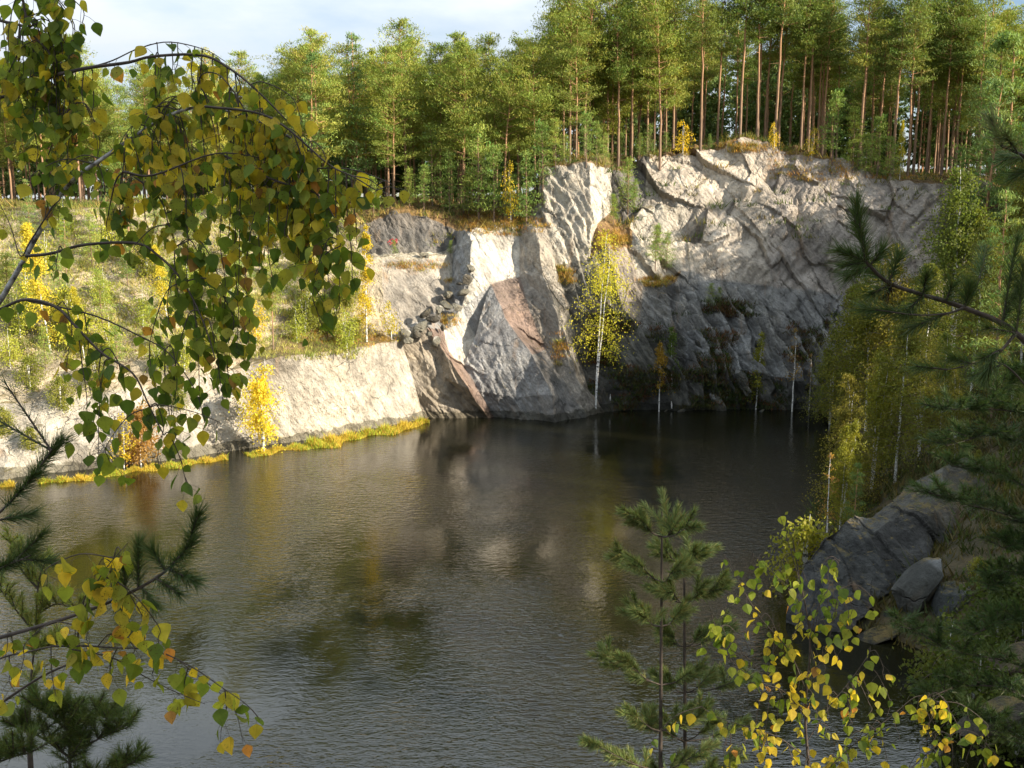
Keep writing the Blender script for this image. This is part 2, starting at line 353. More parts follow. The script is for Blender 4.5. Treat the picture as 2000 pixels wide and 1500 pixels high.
for a in [('P0', 1320, 556, 106.2), ('O1', 1330, 650, 105), ('O2', 1410, 630, 106.2), ('O3', 1500, 660, 105.7), ('O4', 1600, 700, 105), ('O5', 1720, 740, 103.4),
          ('X1', 1340, 730, 103), ('X2', 1430, 720, 103.5), ('X3', 1520, 735, 103.3), ('X4', 1620, 760, 103)]: pt(*a, 't')
for a in [('Rk0', 1262, 302, 125), ('Rk3', 1445, 268, 125), ('Rk6', 1625, 316, 123), ('Rk9', 1830, 340, 121)]: pt(*a, 'g')
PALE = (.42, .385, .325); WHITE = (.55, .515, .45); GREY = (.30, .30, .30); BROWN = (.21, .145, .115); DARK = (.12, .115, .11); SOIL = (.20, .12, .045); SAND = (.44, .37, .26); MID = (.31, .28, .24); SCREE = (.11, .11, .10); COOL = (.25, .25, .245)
FC = []
def fc(c, *poly):
    for q in poly: FC.append((q.split(), c))
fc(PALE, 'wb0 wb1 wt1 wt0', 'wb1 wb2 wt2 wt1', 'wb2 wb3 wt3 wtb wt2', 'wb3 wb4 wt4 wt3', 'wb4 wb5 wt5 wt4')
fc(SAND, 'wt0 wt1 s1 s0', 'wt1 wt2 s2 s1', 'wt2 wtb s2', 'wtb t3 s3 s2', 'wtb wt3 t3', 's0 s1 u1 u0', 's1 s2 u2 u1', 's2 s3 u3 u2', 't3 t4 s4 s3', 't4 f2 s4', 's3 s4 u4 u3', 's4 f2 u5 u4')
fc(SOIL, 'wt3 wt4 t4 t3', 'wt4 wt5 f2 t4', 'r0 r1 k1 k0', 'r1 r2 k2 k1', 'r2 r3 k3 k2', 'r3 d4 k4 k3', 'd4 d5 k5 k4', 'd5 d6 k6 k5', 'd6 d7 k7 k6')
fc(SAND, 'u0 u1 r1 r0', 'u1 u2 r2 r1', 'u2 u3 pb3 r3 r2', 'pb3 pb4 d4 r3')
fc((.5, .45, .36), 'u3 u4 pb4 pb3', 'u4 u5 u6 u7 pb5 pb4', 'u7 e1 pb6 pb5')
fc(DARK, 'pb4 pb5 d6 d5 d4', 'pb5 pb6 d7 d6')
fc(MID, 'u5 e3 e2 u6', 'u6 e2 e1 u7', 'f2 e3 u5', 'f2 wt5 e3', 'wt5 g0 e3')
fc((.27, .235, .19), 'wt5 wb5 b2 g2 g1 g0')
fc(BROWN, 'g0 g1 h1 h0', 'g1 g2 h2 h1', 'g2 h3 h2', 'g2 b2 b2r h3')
fc(WHITE, 'h1 h2 n1 h0', 'h0 n1 n0', 'n0 v2 a0', 'v2 v1 a0', 'v1 v0 v3 a0', 'a0 v3 v4 c0')  # sun-facing faces toned whiter than the shaded grey ones
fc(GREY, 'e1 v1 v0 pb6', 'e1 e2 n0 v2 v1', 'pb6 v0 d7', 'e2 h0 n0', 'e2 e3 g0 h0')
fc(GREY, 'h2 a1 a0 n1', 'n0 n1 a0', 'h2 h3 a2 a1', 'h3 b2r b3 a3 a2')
fc(BROWN, 'a0 a1 c1 c0', 'a1 a2 c2 c1'); fc((.16, .155, .15), 'a2 a3 c3 c2', 'a3 b3 b4 c4 c3')  # lower end of the strip darkened for the shade cast on it
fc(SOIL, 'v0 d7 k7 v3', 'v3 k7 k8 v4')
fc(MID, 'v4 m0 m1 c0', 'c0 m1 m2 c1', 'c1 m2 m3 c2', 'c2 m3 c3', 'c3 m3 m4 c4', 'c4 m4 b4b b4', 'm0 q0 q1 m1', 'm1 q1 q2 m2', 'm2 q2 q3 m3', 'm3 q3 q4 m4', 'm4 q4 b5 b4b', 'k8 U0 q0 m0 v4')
fc(PALE, 'q0 U0 U1 U2', 'q0 U2 U3 q1'); fc(WHITE, 'U1 U4 U5 U6 U2', 'U2 U6 U3')  # right-hand strip whitened for the sun striking it
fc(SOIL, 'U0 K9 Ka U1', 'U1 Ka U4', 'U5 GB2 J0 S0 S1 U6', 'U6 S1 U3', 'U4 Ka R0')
fc(DARK, 'U4 R0 M0 GB2 U5', 'GB2 M0 J0')  # gully walls coloured dark for the shade inside
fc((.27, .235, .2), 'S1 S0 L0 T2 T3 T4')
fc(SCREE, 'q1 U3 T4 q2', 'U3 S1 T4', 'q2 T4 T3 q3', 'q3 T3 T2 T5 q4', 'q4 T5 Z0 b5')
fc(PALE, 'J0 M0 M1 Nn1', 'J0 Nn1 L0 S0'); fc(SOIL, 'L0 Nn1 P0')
fc((.50, .44, .37), 'M0 R0 R1 M1', 'M1 R1 R2 M2', 'M2 R2 R3 R4 M3', 'M1 M2 Nn2 Nn1', 'M2 M3 Nn3 Nn2')  # left upper faces raised in tone for the sunlit part of the wall
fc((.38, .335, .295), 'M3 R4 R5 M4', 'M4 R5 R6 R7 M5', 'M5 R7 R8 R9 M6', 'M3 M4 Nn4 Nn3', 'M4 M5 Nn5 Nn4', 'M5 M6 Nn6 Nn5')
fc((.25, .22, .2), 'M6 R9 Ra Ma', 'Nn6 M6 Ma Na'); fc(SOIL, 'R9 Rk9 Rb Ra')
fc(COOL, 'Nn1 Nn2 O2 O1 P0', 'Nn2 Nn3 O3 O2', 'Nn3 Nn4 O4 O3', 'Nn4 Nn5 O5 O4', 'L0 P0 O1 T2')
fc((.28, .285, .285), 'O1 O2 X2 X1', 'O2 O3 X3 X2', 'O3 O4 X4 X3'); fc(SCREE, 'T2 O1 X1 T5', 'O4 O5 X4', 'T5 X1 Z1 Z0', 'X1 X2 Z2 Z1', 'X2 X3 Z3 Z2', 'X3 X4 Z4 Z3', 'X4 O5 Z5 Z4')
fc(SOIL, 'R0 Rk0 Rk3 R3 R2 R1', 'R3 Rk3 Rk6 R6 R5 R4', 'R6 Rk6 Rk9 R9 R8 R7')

def rot2(p, a):
    c, s = math.cos(a), math.sin(a)
    return np.stack([p[:, 0] * c - p[:, 2] * s, p[:, 1], p[:, 0] * s + p[:, 2] * c], 1)
def saw(q, k=.8):
    f = q - np.floor(q); return np.where(f < k, f / k, (1 - f) / (1 - k))
def rock_disp(p, w):
    """w: dict of weights; returns outward offset in metres"""
    d = fbm(p * .22, 3, 3) * .55 * (w['m'] + w['b'] + .6 * w['t'] + .25 * w['s'] + .9 * w['g'])
    q = rot2(p, math.radians(28)) * np.array([1, 1, .22])
    d = d + fbm(q * 1.5, 4, 11, .6) * (.16 * w['m'] + .13 * w['b'] + .05 * w['s'] + .1 * w['t'] + .10 * w['g'])
    # broken blocks
    v, e = worley(rot2(p, math.radians(-35)) * np.array([.34, .25, .13]) + np.stack([fbm(p * .15, 1, 31), fbm(p * .15, 1, 33), fbm(p * .15, 1, 35)], 1) * .3, 40)
    blk = (v[:, 0] - .5) * .9 + (v[:, 1] + v[:, 3]) * 2.2 - np.clip(.03 - e, 0, .03) * 2
    d = d + blk * (.50 * w['b'] + .20 * w['m'] + .15 * w['t'])
    v, e = worley(rot2(p, math.radians(-30)) * np.array([1.1, .8, .55]), 60)
    d = d + ((v[:, 0] - .5) * .35 - np.clip(.10 - e, 0, .1) * 1.0) * (.25 * w['b'] + .28 * w['m'] + .8 * w['t'] + .15 * w['g'])
    # leaning slabs, edge over edge
    q = rot2(p, math.radians(-24)); sl = saw(q[:, 0] * .62 + fbm(p * .25, 3, 71) * .9) - .5
    sl2 = saw(q[:, 0] * 1.3 + q[:, 2] * .15 + fbm(p * .3, 3, 75) * 1.2, .7) - .5
    d = d + sl * (1.9 * w['t'] + .25 * w['m']) + sl2 * .3 * (w['t'] + .3 * w['m'])
    # deep straight clefts between big leaning slabs
    v, e = worley(rot2(p, math.radians(-33)) * np.array([.20, .12, .085]) + 3.3, 90)
    gate = np.clip(fbm(p * .13, 2, 92) * 4 + .8, 0, 1)
    d = d - np.clip(.02 - e, 0, .02) * 5 * gate * (1.0 * w['b'] + .25 * w['m'] + .8 * w['t'] + .2 * w['s']) + (v[:, 0] - .5) * .5 * w['b'] + (v[:, 1] - v[:, 3]) * 2.8 * w['b']
    q = rot2(p, math.radians(38)) * np.array([.7, .7, .16]); d = d + np.abs(fbm(q, 3, 95)) * (.85 * w['b'] + .25 * w['m'])
    return d + fbm(p * 3.1, 3, 51, .6) * .05

def build_rock(name, P, FC, mat_, n=44, seed=0, amp=1.0, tintvar=.16):
    names = list(P); idx = {a: i for i, a in enumerate(names)}
    V0 = np.array([P[a][0] for a in names]); K = {k: np.array([float(P[a][1] == k) for a in names]) for k in 'mbtsg'}
    tris = []; cols = []
    for poly, c in FC:
        ids = [idx[a] for a in poly]
        # orient to face the camera side, then fan
        A = V0[ids]; nrm = np.zeros(3)
        for a in range(len(ids)): nrm += np.cross(A[a], A[(a + 1) % len(ids)])
        if len(ids) > 4:
            ctr = A.mean(0); names.append('_'); V0 = np.vstack([V0, ctr])
            for k in K: K[k] = np.append(K[k], K[k][ids].mean())
            ci = len(V0) - 1; T = [(ci, ids[a], ids[(a + 1) % len(ids)]) for a in range(len(ids))]
        elif len(ids) == 4:
            T = [(ids[0], ids[1], ids[2]), (ids[0], ids[2], ids[3])]
        else: T = [tuple(ids)]
        cen = A.mean(0); view = np.array([0, 0, H]) - cen if abs(nrm[2]) < .9 * np.linalg.norm(nrm) else np.array([0, -.2, 1.])
        fl = np.dot(nrm, view) < 0
        for q in T: tris.append(q[::-1] if fl else q); cols.append(c)
    VN = np.zeros_like(V0)
    for a, b, c in tris:
        nn = np.cross(V0[b] - V0[a], V0[c] - V0[a]); nn = nn / (np.linalg.norm(nn) + 1e-9)
        for q in (a, b, c): VN[q] += nn
    VN /= np.linalg.norm(VN, axis=1)[:, None] + 1e-9
    VC = np.zeros_like(V0); vc = np.zeros(len(V0)) + 1e-9
    for tr, c in zip(tris, cols):
        for q in tr: VC[q] += np.array(c); vc[q] += 1
    VC /= vc[:, None]
    g = [(a, b) for a in range(n + 1) for b in range(n + 1 - a)]; gi = {q: i for i, q in enumerate(g)}
    G = np.array(g) / n; B = np.stack([1 - G[:, 0] - G[:, 1], G[:, 0], G[:, 1]], 1)
    LT = []
    for a in range(n):
        for b in range(n - a):
            LT.append((gi[(a, b)], gi[(a + 1, b)], gi[(a, b + 1)]))
            if a + b < n - 1: LT.append((gi[(a + 1, b)], gi[(a + 1, b + 1)], gi[(a, b + 1)]))
    LT = np.array(LT)
    PV = []; PN = []; PW = {k: [] for k in K}; PC = []; PF = []
    for q, (tr, c) in enumerate(zip(tris, cols)):
        tr = list(tr); PV.append(B @ V0[tr]); PN.append(B @ VN[tr])
        for k in K: PW[k].append(B @ K[k][tr])
        PC.append(lerp(np.tile(c, (len(g), 1)), B @ VC[tr], .22)); PF.append(LT + q * len(g))
    PV = np.concatenate(PV); PN = np.concatenate(PN); PC = np.concatenate(PC); PF = np.concatenate(PF)
    PW = {k: np.concatenate(v) for k, v in PW.items()}
    key = np.round(PV * 500).astype(np.int64)
    _, first, inv = np.unique(key, axis=0, return_index=True, return_inverse=True); inv = inv.ravel()
    cs = np.zeros((len(first), 3)); cn = np.zeros(len(first)); np.add.at(cs, inv, PC); np.add.at(cn, inv, 1)
    V = PV[first]; Nn = PN[first]; Wt = {k: v[first] for k, v in PW.items()}; C = cs / cn[:, None]; Fc = inv[PF]
    Fc = Fc[(Fc[:, 0] != Fc[:, 1]) & (Fc[:, 1] != Fc[:, 2]) & (Fc[:, 0] != Fc[:, 2])]
    Nn /= np.linalg.norm(Nn, axis=1)[:, None] + 1e-9
    ps = V + seed * 13.7
    V = V + Nn * (rock_disp(ps, Wt) * amp)[:, None]
    V = V + np.stack([fbm(ps * .5, 2, 5), fbm(ps * .5, 2, 6), fbm(ps * .5, 2, 7)], 1) * .16 * amp
    C = C * (1 + fbm(ps * .3, 3, 8)[:, None] * tintvar * 2 + fbm(ps * 1.3, 3, 9)[:, None] * .35)
    return mesh(name, V, Fc, [mat_], C, smooth=False), V, Fc
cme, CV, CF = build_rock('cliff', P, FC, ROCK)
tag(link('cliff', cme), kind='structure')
GT = np.concatenate([GF[:, [0, 1, 2]], GF[:, [0, 2, 3]]])
allV = np.concatenate([GV, CV]); BV = BVHTree.FromPolygons(allV.tolist(), np.concatenate([GT, CF + len(GV)]).tolist())
BC = BVHTree.FromPolygons(CV.tolist(), CF.tolist())
def drop(x, y):
    h = BV.ray_cast(Vector((x, y, 90)), Vector((0, 0, -1))); return np.array(h[0]) if h[0] else np.array([x, y, 0.])
def hit(px, py, minY=0):
    d = Vector(ray(px, py)).normalized(); o = Vector((0, 0, H))
    if minY: o = Vector(at(px, py, minY))
    h = BV.ray_cast(o, d)
    if h[0] is None or h[0].z < 0: return wat(px, py, .05)
    return np.array(h[0])

# ------------------------------------------------------------------ trees at a distance
def rnd_dirs(R, n):
    v = R.normal(size=(n, 3)); return v / (np.linalg.norm(v, axis=1)[:, None] + 1e-9)
def leaf_quads(C, D, Nrm, l, w):
    """a quad per point: centre C, long axis D, other axis from Nrm"""
    Sd = np.cross(D, Nrm); Sd /= np.linalg.norm(Sd, axis=1)[:, None] + 1e-9
    l = np.asarray(l)[:, None] if np.ndim(l) else l; w = np.asarray(w)[:, None] if np.ndim(w) else w
    V = np.stack([C - D * l * .5, C + Sd * w * .5, C + D * l * .5, C - Sd * w * .5], 1)
    n = len(C); return V.reshape(-1, 3), np.arange(4 * n).reshape(n, 4)
def pine_mesh(h, c0, rad, seed, cpl=20, young=False, tone=(.105, .15, .035), q=(.34, .075), sparse=1.0):
    R = np.random.default_rng(seed); tb = MB(); fb = MB()
    bend = R.normal(size=2) * .02 * h
    zs = np.linspace(0, 1, 12); wob = R.normal(size=(12, 2)) * .012 * h * zs[:, None] * .4
    T = np.stack([bend[0] * zs ** 2 + wob[:, 0], bend[1] * zs ** 2 + wob[:, 1], zs * h], 1)
    r0 = .0068 * h + .022
    T[0, 2] = -.5
    tb.tube(T, r0 * (1 - zs * .9) + .012, 7)
    def tp(t): return np.array([np.interp(t, zs, T[:, c]) for c in range(3)])
    nw = int((14 if not young else 12) * sparse) + 3
    cents = []; outs = []; szs = []
    for a in range(nw):
        t = c0 + (1 - c0) * max(.002, (a + R.uniform(-.4, .4)) / nw) ** .92; t = min(max(t, c0 * .95), .985)
        u = min(max((t - c0) / (1 - c0), 0.0), 1.0)
        prof = (math.sin(math.pi * min(1, (u * .80 + .18))) ** .7 if not young else (1 - u) ** .75 * .95 + .08)
        for b in range(R.integers(3, 6)):
            L_ = rad * prof * R.uniform(.55, 1.25)
            an = R.uniform(0, 2 * math.pi); up = R.uniform(.05, .45) + u * .5
            d = np.array([math.cos(an), math.sin(an), up]); p0 = tp(t)
            s = np.linspace(0, 1, 5); BP = p0 + d * L_ * s[:, None]; BP[:, 2] += -.22 * L_ * s ** 2 + .18 * L_ * s ** 3 * 1.2
            tb.tube(BP, np.linspace(.010 * L_ + .012, .006, 5), 4)
            nc = max(2, int(L_ * 2.1 + 1))
            for e in range(nc):
                f = 1 - (e / nc) * .72; p = np.array([np.interp(f, s, BP[:, c]) for c in range(3)])
                sp = L_ * .20 * (1.1 - f * .6) + .1
                cents.append(p + np.array([R.normal() * sp, R.normal() * sp, R.normal() * .10 + .08])); outs.append(d); szs.append(.20 + .10 * L_ * R.uniform(.6, 1.2))
        # a few dead snags below the crown
    for a in range(4 if not young else 0):
        t = c0 * R.uniform(.55, .97); an = R.uniform(0, 6.28); L_ = R.uniform(.4, 1.3); p0 = tp(t)
        tb.tube([p0, p0 + np.array([math.cos(an), math.sin(an), -.1]) * L_], [.02, .006], 3)
    for e in range(5): cents.append(tp(.985) + R.normal(size=3) * np.array([.15, .15, .3])); outs.append(np.array([0, 0, 1.])); szs.append(.25)
    cents = np.array(cents); outs = np.array(outs); szs = np.array(szs)
    n = len(cents); ci = np.repeat(np.arange(n), cpl); m = len(ci)
    off = R.normal(size=(m, 3)) * szs[ci][:, None] * np.array([1, 1, .38]); Cn = cents[ci] + off
    D = rnd_dirs(R, m) + outs[ci] * .5 + np.array([0, 0, .55]); D /= np.linalg.norm(D, axis=1)[:, None]
    V, Fq = leaf_quads(Cn, D, rnd_dirs(R, m), R.uniform(.7, 1.3, m) * q[0], R.uniform(.7, 1.3, m) * q[1])
    cv = (1 + R.normal(size=n) * .16)[ci][:, None] * (1 + R.normal(size=m) * .14)[:, None]
    col = np.array(tone)[None] * cv; col[:, 0] *= (1 + R.normal(size=n) * .12)[ci]
    fb.add(V, Fq, np.repeat(np.clip(col, .01, .8), 4, 0))
    return tb.mesh('pine_trunk', [BARK], True), fb.mesh('pine_crown', [NEEDLE])
def birch_mesh(h, c0, rad, seed, nb=46, lpb=60, pal=((.34, .27, .03), (.24, .22, .03)), q=.17, lean=0, stems=1, droop=.7, bushy=False, tr=.010):
    R = np.random.default_rng(seed); tb = MB(); fb = MB(); C = []; 
    for st in range(stems):
        lx = R.normal() * .06 * h * (stems > 1) * 1.5 + lean * h; ly = R.normal() * .04 * h
        zs = np.linspace(0, 1, 12); T = np.stack([lx * zs ** 1.6 + R.normal(size=12) * .006 * h * zs, ly * zs + R.normal(size=12) * .006 * h * zs, zs * h * (1 if st == 0 else R.uniform(.7, .95))], 1)
        T[0, 2] = -.4
        tb.tube(T, (tr * h * .7 + .015) * (1 - zs * .92) + .006, 6)
        for a in range(nb // stems):
            u = R.uniform(0, 1) ** .85; t = c0 + (1 - c0) * u
            prof = (1 - u) ** .65 * .9 + .12 if not bushy else math.sin(math.pi * (.12 + .8 * u)) ** .6
            L_ = rad * prof * R.uniform(.5, 1.25); an = R.uniform(0, 6.28); p0 = np.array([np.interp(t, zs, T[:, c]) for c in range(3)])
            d = np.array([math.cos(an), math.sin(an), R.uniform(.5, 1.1)]); s = np.linspace(0, 1, 6)
            BP = p0 + d * L_ * s[:, None]; BP[:, 2] -= droop * L_ * s ** 2 * 1.5
            tb.tube(BP, np.linspace(.008 * L_ + .006, .003, 6), 3, (.22, .17, .13))
            f = R.uniform(.15, 1, lpb); p = np.stack([np.interp(f, s, BP[:, c]) for c in range(3)], 1)
            o = R.normal(size=(lpb, 3)) * (.10 * L_ + .10); o[:, 2] -= np.abs(R.normal(size=lpb)) * droop * .35 * L_ * f
            C.append((p + o, R.uniform(0, 1) * .6 + R.uniform(0, 1, lpb) * .4))
    Cn = np.concatenate([c[0] for c in C]); cc = np.concatenate([c[1] for c in C]); m = len(Cn)
    D = rnd_dirs(R, m) * .7 + np.array([0, 0, -.7]); D /= np.linalg.norm(D, axis=1)[:, None]
    V, Fq = leaf_quads(Cn, D, rnd_dirs(R, m), R.uniform(.7, 1.3, m) * q, R.uniform(.7, 1.3, m) * q * .75)
    a, b = np.array(pal[0]), np.array(pal[1]); col = a + (b - a) * cc[:, None]; col *= (1 + R.normal(size=m) * .15)[:, None]
    fb.add(V, Fq, np.repeat(np.clip(col, .01, .9), 4, 0))
    return tb.mesh('birch_trunk', [WBARK], True), fb.mesh('birch_crown', [LEAF])
def put(name, pair, loc, label, cat, group=None, sc=1.0, rz=0.0, parts=('trunk', 'crown'), sxy=1.0):
    e = empty(name, loc, label, cat, group); e.rotation_euler = (0, 0, rz); e.scale = (sc * sxy, sc * sxy, sc)
    for n, me in zip(parts, pair): link(n, me, e)
    return e
rng = np.random.default_rng(7)

FAR_T = [pine_mesh(19, .38, 2.7, 1, 24, tone=(.23, .265, .05)), pine_mesh(19, .44, 2.5, 2, 24, tone=(.21, .25, .05)), pine_mesh(19, .34, 2.8, 3, 24, tone=(.26, .285, .055)), pine_mesh(19, .42, 2.3, 4, 24, tone=(.23, .265, .045)), pine_mesh(19, .48, 2.6, 5, 24, tone=(.20, .245, .05)), pine_mesh(19, .36, 2.9, 6, 24, tone=(.24, .265, .05))]
BIGP = [pine_mesh(19, .33, 3.4, 11, 30, tone=(.21, .24, .045)), pine_mesh(19, .28, 3.2, 12, 30, tone=(.22, .255, .05)), pine_mesh(19, .34, 3.7, 13, 30, tone=(.24, .265, .05)), pine_mesh(19, .26, 2.8, 14, 30, tone=(.25, .28, .06))]
CONE = [pine_mesh(16, .12, 2.4, 21, 22, True, tone=(.17, .24, .075)), pine_mesh(16, .18, 2.1, 22, 22, True, tone=(.15, .22, .06)), pine_mesh(16, .10, 1.9, 23, 22, True, tone=(.09, .14, .045))]
YNG = [pine_mesh(6, .10, 1.15, 31, 16, True, tone=(.20, .27, .065), q=(.27, .05)), pine_mesh(6, .2, .95, 32, 16, True, tone=(.17, .24, .055), q=(.27, .05)), pine_mesh(6, .15, 1.3, 33, 16, True, tone=(.21, .27, .06), q=(.27, .05))]

def place_px(name, pair, h0, px, pb, ptop, label, cat, group=None, minY=0, Y=None, parts=('trunk', 'crown'), sxy=1.0):
    b = hit(px, pb, minY) if Y is None else drop(at(px, pb, Y)[0], Y)
    d = ray(px, ptop); tz = H + d[2] / d[1] * b[1]
    h = max(.6, tz - b[2]); return put(name, pair, b, label, cat, group, h / h0, rng.uniform(0, 6.28), parts, sxy)
# prominent rim pines (photo column, base row, top row)
BIGS = [(625, 400, 62, 3, 'tall pale green pine on the skyline beside the hanging birch leaves'),
        (770, 392, 128, 1, 'broad pine above the dark rock ledge, its crown reaching low'),
        (905, 400, 96, 0, 'large pine with an orange trunk standing above the rock buttress'),
        (985, 380, 100, 2, 'large pine right of the orange trunked pine above the buttress'),
        (1045, 322, 90, 1, 'double looking slim pine rising left above the pale upper cliff face'),
        (1125, 316, 45, 3, 'tall pine with yellowish crown above the pale upper cliff face'),
        (1195, 312, 75, 0, 'straight pine at the head of the dark gully in the cliff'),
        (1300, 306, 60, 2, 'great spreading pine with wide flat branches on the cliff rim'),
        (1855, 352, -20, 1, 'tallest slim pine with a long bare trunk at the right rim')]
for px, pb, tp_, v, lb in BIGS: place_px('pine_tree', BIGP[v], 19, px, pb, tp_, lb, 'pine tree', None, Y=118 if px > 1180 else 112.5 if px > 1060 else 113, sxy=1.05)
for px, pb, tp_, v, lb in [(700, 400, 65, 0, 'dense conical dark green pine left of the broad pine on the skyline'), (610, 410, 100, 1, 'bushy light green pine half hidden by the hanging birch leaves'),
                           (940, 405, 235, 2, 'mid sized bushy pine in front of the tall pines above the buttress')]:
    place_px('pine_tree', CONE[v], 16, px, pb, tp_, lb, 'pine tree', None, minY=90)
YG = [(915, 425, 330), (935, 432, 250), (965, 434, 285), (1000, 436, 345), (1028, 438, 300), (878, 418, 300), (845, 402, 250), (1060, 388, 240), (1085, 328, 235), (1105, 324, 265), (1145, 320, 222), (1165, 322, 240), (1182, 330, 262),
      (1226, 418, 312), (1198, 440, 380), (1240, 400, 350), (1212, 318, 262), (1250, 310, 262), (1268, 312, 245), (1300, 304, 260), (1386, 294, 262), (1625, 322, 180), (1665, 335, 215), (1712, 350, 228), (1738, 352, 270), (1690, 345, 262),
      (730, 420, 345), (800, 405, 330), (828, 412, 322), (1280, 525, 440), (1302, 530, 455), (1388, 600, 555), (1404, 602, 562), (640, 660, 575), (770, 500, 470), (880, 500, 470)]
where = ['on the soil ledge above the buttress', 'beside the pale upper cliff', 'in the dark gully', 'on the rim of the big right cliff']
cnt = {}
ORD = ['first', 'second', 'third', 'fourth', 'fifth', 'sixth', 'seventh', 'eighth', 'ninth', 'tenth', 'eleventh', 'twelfth', 'thirteenth', 'fourteenth']
for n_, (px, pb, tp_) in enumerate(sorted(YG)):
    w_ = 'above the buttress' if 840 < px < 1062 and pb > 380 else 'on top of the pale upper cliff' if px < 1190 and px > 1062 else 'growing in the dark gully' if pb > 345 and px < 1245 and px > 1190 else 'on the rim of the big right cliff' if pb < 356 else 'on a ledge of the cliff wall' if px > 1200 else 'near the path and dark rock'
    place_px('young_pine', YNG[n_ % 3], 6, px, pb, tp_, ORD[cnt.setdefault(w_, 0)] + ' young pine from the left ' + w_, 'pine tree', 'young pines ' + w_, minY=85); cnt[w_] += 1
# the forest behind the rim: each tree is labelled from its row and the landmark it stands behind
LM = [(-200, 'the hanging birch leaves at the far left'), (90, 'the leftmost hanging birch strands'), (250, 'the arching birch limb'), (430, 'the densest birch leaves'), (580, 'the pale green skyline pine'), (690, 'the birch branch tip'), (780, 'the broad pine over the dark ledge'), (890, 'the orange trunked pine'), (990, 'the pines over the white rock'), (1080, 'the pale upper cliff'),
      (1190, 'the dark gully'), (1290, 'the great spreading pine'), (1400, 'the flat middle of the big cliff rim'), (1490, 'the highest point of the big cliff'), (1590, 'the sloping rim with yellow saplings'), (1690, 'the young pines on the sloping rim'), (1790, 'the right end of the big cliff'), (1880, 'the tallest slim pine'), (2000, 'the top right corner')]
BARE_T = [pine_mesh(19, c_, r_, 80 + a, 24, tone=t_) for a, (c_, r_, t_) in enumerate([(.56, 2.2, (.17, .21, .045)), (.60, 2.0, (.16, .20, .045)), (.52, 2.3, (.19, .22, .05)), (.58, 1.8, (.17, .21, .04)), (.62, 2.2, (.15, .19, .045)), (.54, 2.4, (.18, .21, .045))])]
pts = []; tries = 0; seen = {}
while len(pts) < 245 and tries < 9000:
    tries += 1
    y = 113 + 40 * rng.uniform() ** 1.3; x = rng.uniform(-.56 * y, .56 * y)
    if any((x - a) ** 2 + (y - b) ** 2 < (1.6 if x / y > .16 else 3.4) for a, b in pts): continue
    zb = drop(x, y)
    if zb[2] < 17: continue
    pts.append((x, y)); px_ = 1000 + F * x / y; lm = min(LM, key=lambda q: abs(q[0] - px_)); row = 'front row' if y < 121 else 'second row' if y < 132 else 'back rows'
    v = rng.integers(0, 6); sc = rng.uniform(.88, 1.12); bare = 1330 < px_ < 1860
    for k_ in range(12):
        look = ('slim', 'straight', 'bushy', 'narrow', 'long trunked', 'broad crowned')[v]
        if sc < .98: look = 'shorter ' + look
        if (look, row, lm[1]) not in seen: break
        v = (v + 1) % 6; sc = sc if k_ != 6 else (1.02 if sc < .98 else .93)
    if (look, row, lm[1]) in seen: continue
    seen[(look, row, lm[1])] = 1
    sc *= float(np.interp(px_, [-200, 120, 220, 520, 600], [.95, .88, .80, .78, 1.0]))
    put('pine_tree', (BARE_T if bare else FAR_T)[v], zb, '%s pine, %s, behind %s' % (look, row, lm[1].replace('the big ', 'the ')), 'pine tree', 'pines behind ' + lm[1], sc, rng.uniform(0, 6.28))
# farther back the wood reads as one dark mass
lowT = [pine_mesh(19, .25, 3.0, 71, 9, tone=(.11, .15, .04), q=(.5, .3), sparse=.8), pine_mesh(12, .06, 2.6, 72, 9, True, tone=(.10, .14, .04), q=(.5, .3), sparse=.9)]
def arr(me):
    v = np.empty(len(me.vertices) * 3, np.float32); me.vertices.foreach_get('co', v); n = len(me.loops); li = np.empty(n, np.int32); me.loops.foreach_get('vertex_index', li)
    c = np.empty(len(me.vertices) * 4, np.float32); me.color_attributes['tint'].data.foreach_get('color', c); return v.reshape(-1, 3), li.reshape(-1, 4), c.reshape(-1, 4)[:, :3]
AR = [[arr(m) for m in q] for q in lowT]; mbs = [MB(), MB()]
for a in range(290):
    y = rng.uniform(150, 195); x = rng.uniform(-.6 * y, .6 * y); v = 0 if rng.uniform() < .5 else 1
    z = float(ground_h(np.array([x]), np.array([y]))[0]); an = rng.uniform(0, 6.28); k = rng.uniform(.85, 1.1) * float(np.interp(1000 + F * x / y, [-200, 120, 220, 520, 600], [.9, .85, .72, .70, 1.0])); c, s_ = math.cos(an) * k, math.sin(an) * k
    for q in (0, 1):
        vv, ff, cc = AR[v][q]; W_ = np.stack([vv[:, 0] * c - vv[:, 1] * s_ + x, vv[:, 0] * s_ + vv[:, 1] * c + y, vv[:, 2] * k + z], 1); mbs[q].add(W_, ff, cc)
ff_ = link('forest_crowns', mbs[1].mesh('forest_crowns', [NEEDLE])); tag(ff_, 'far pine wood closing off the view behind the nearer trunks', 'forest', None, 'stuff')
fe = link('forest_trunks', mbs[0].mesh('forest_trunks', [BARK], True)); tag(fe, 'far trunks of the wood behind the nearer pines', 'forest', None, 'stuff')

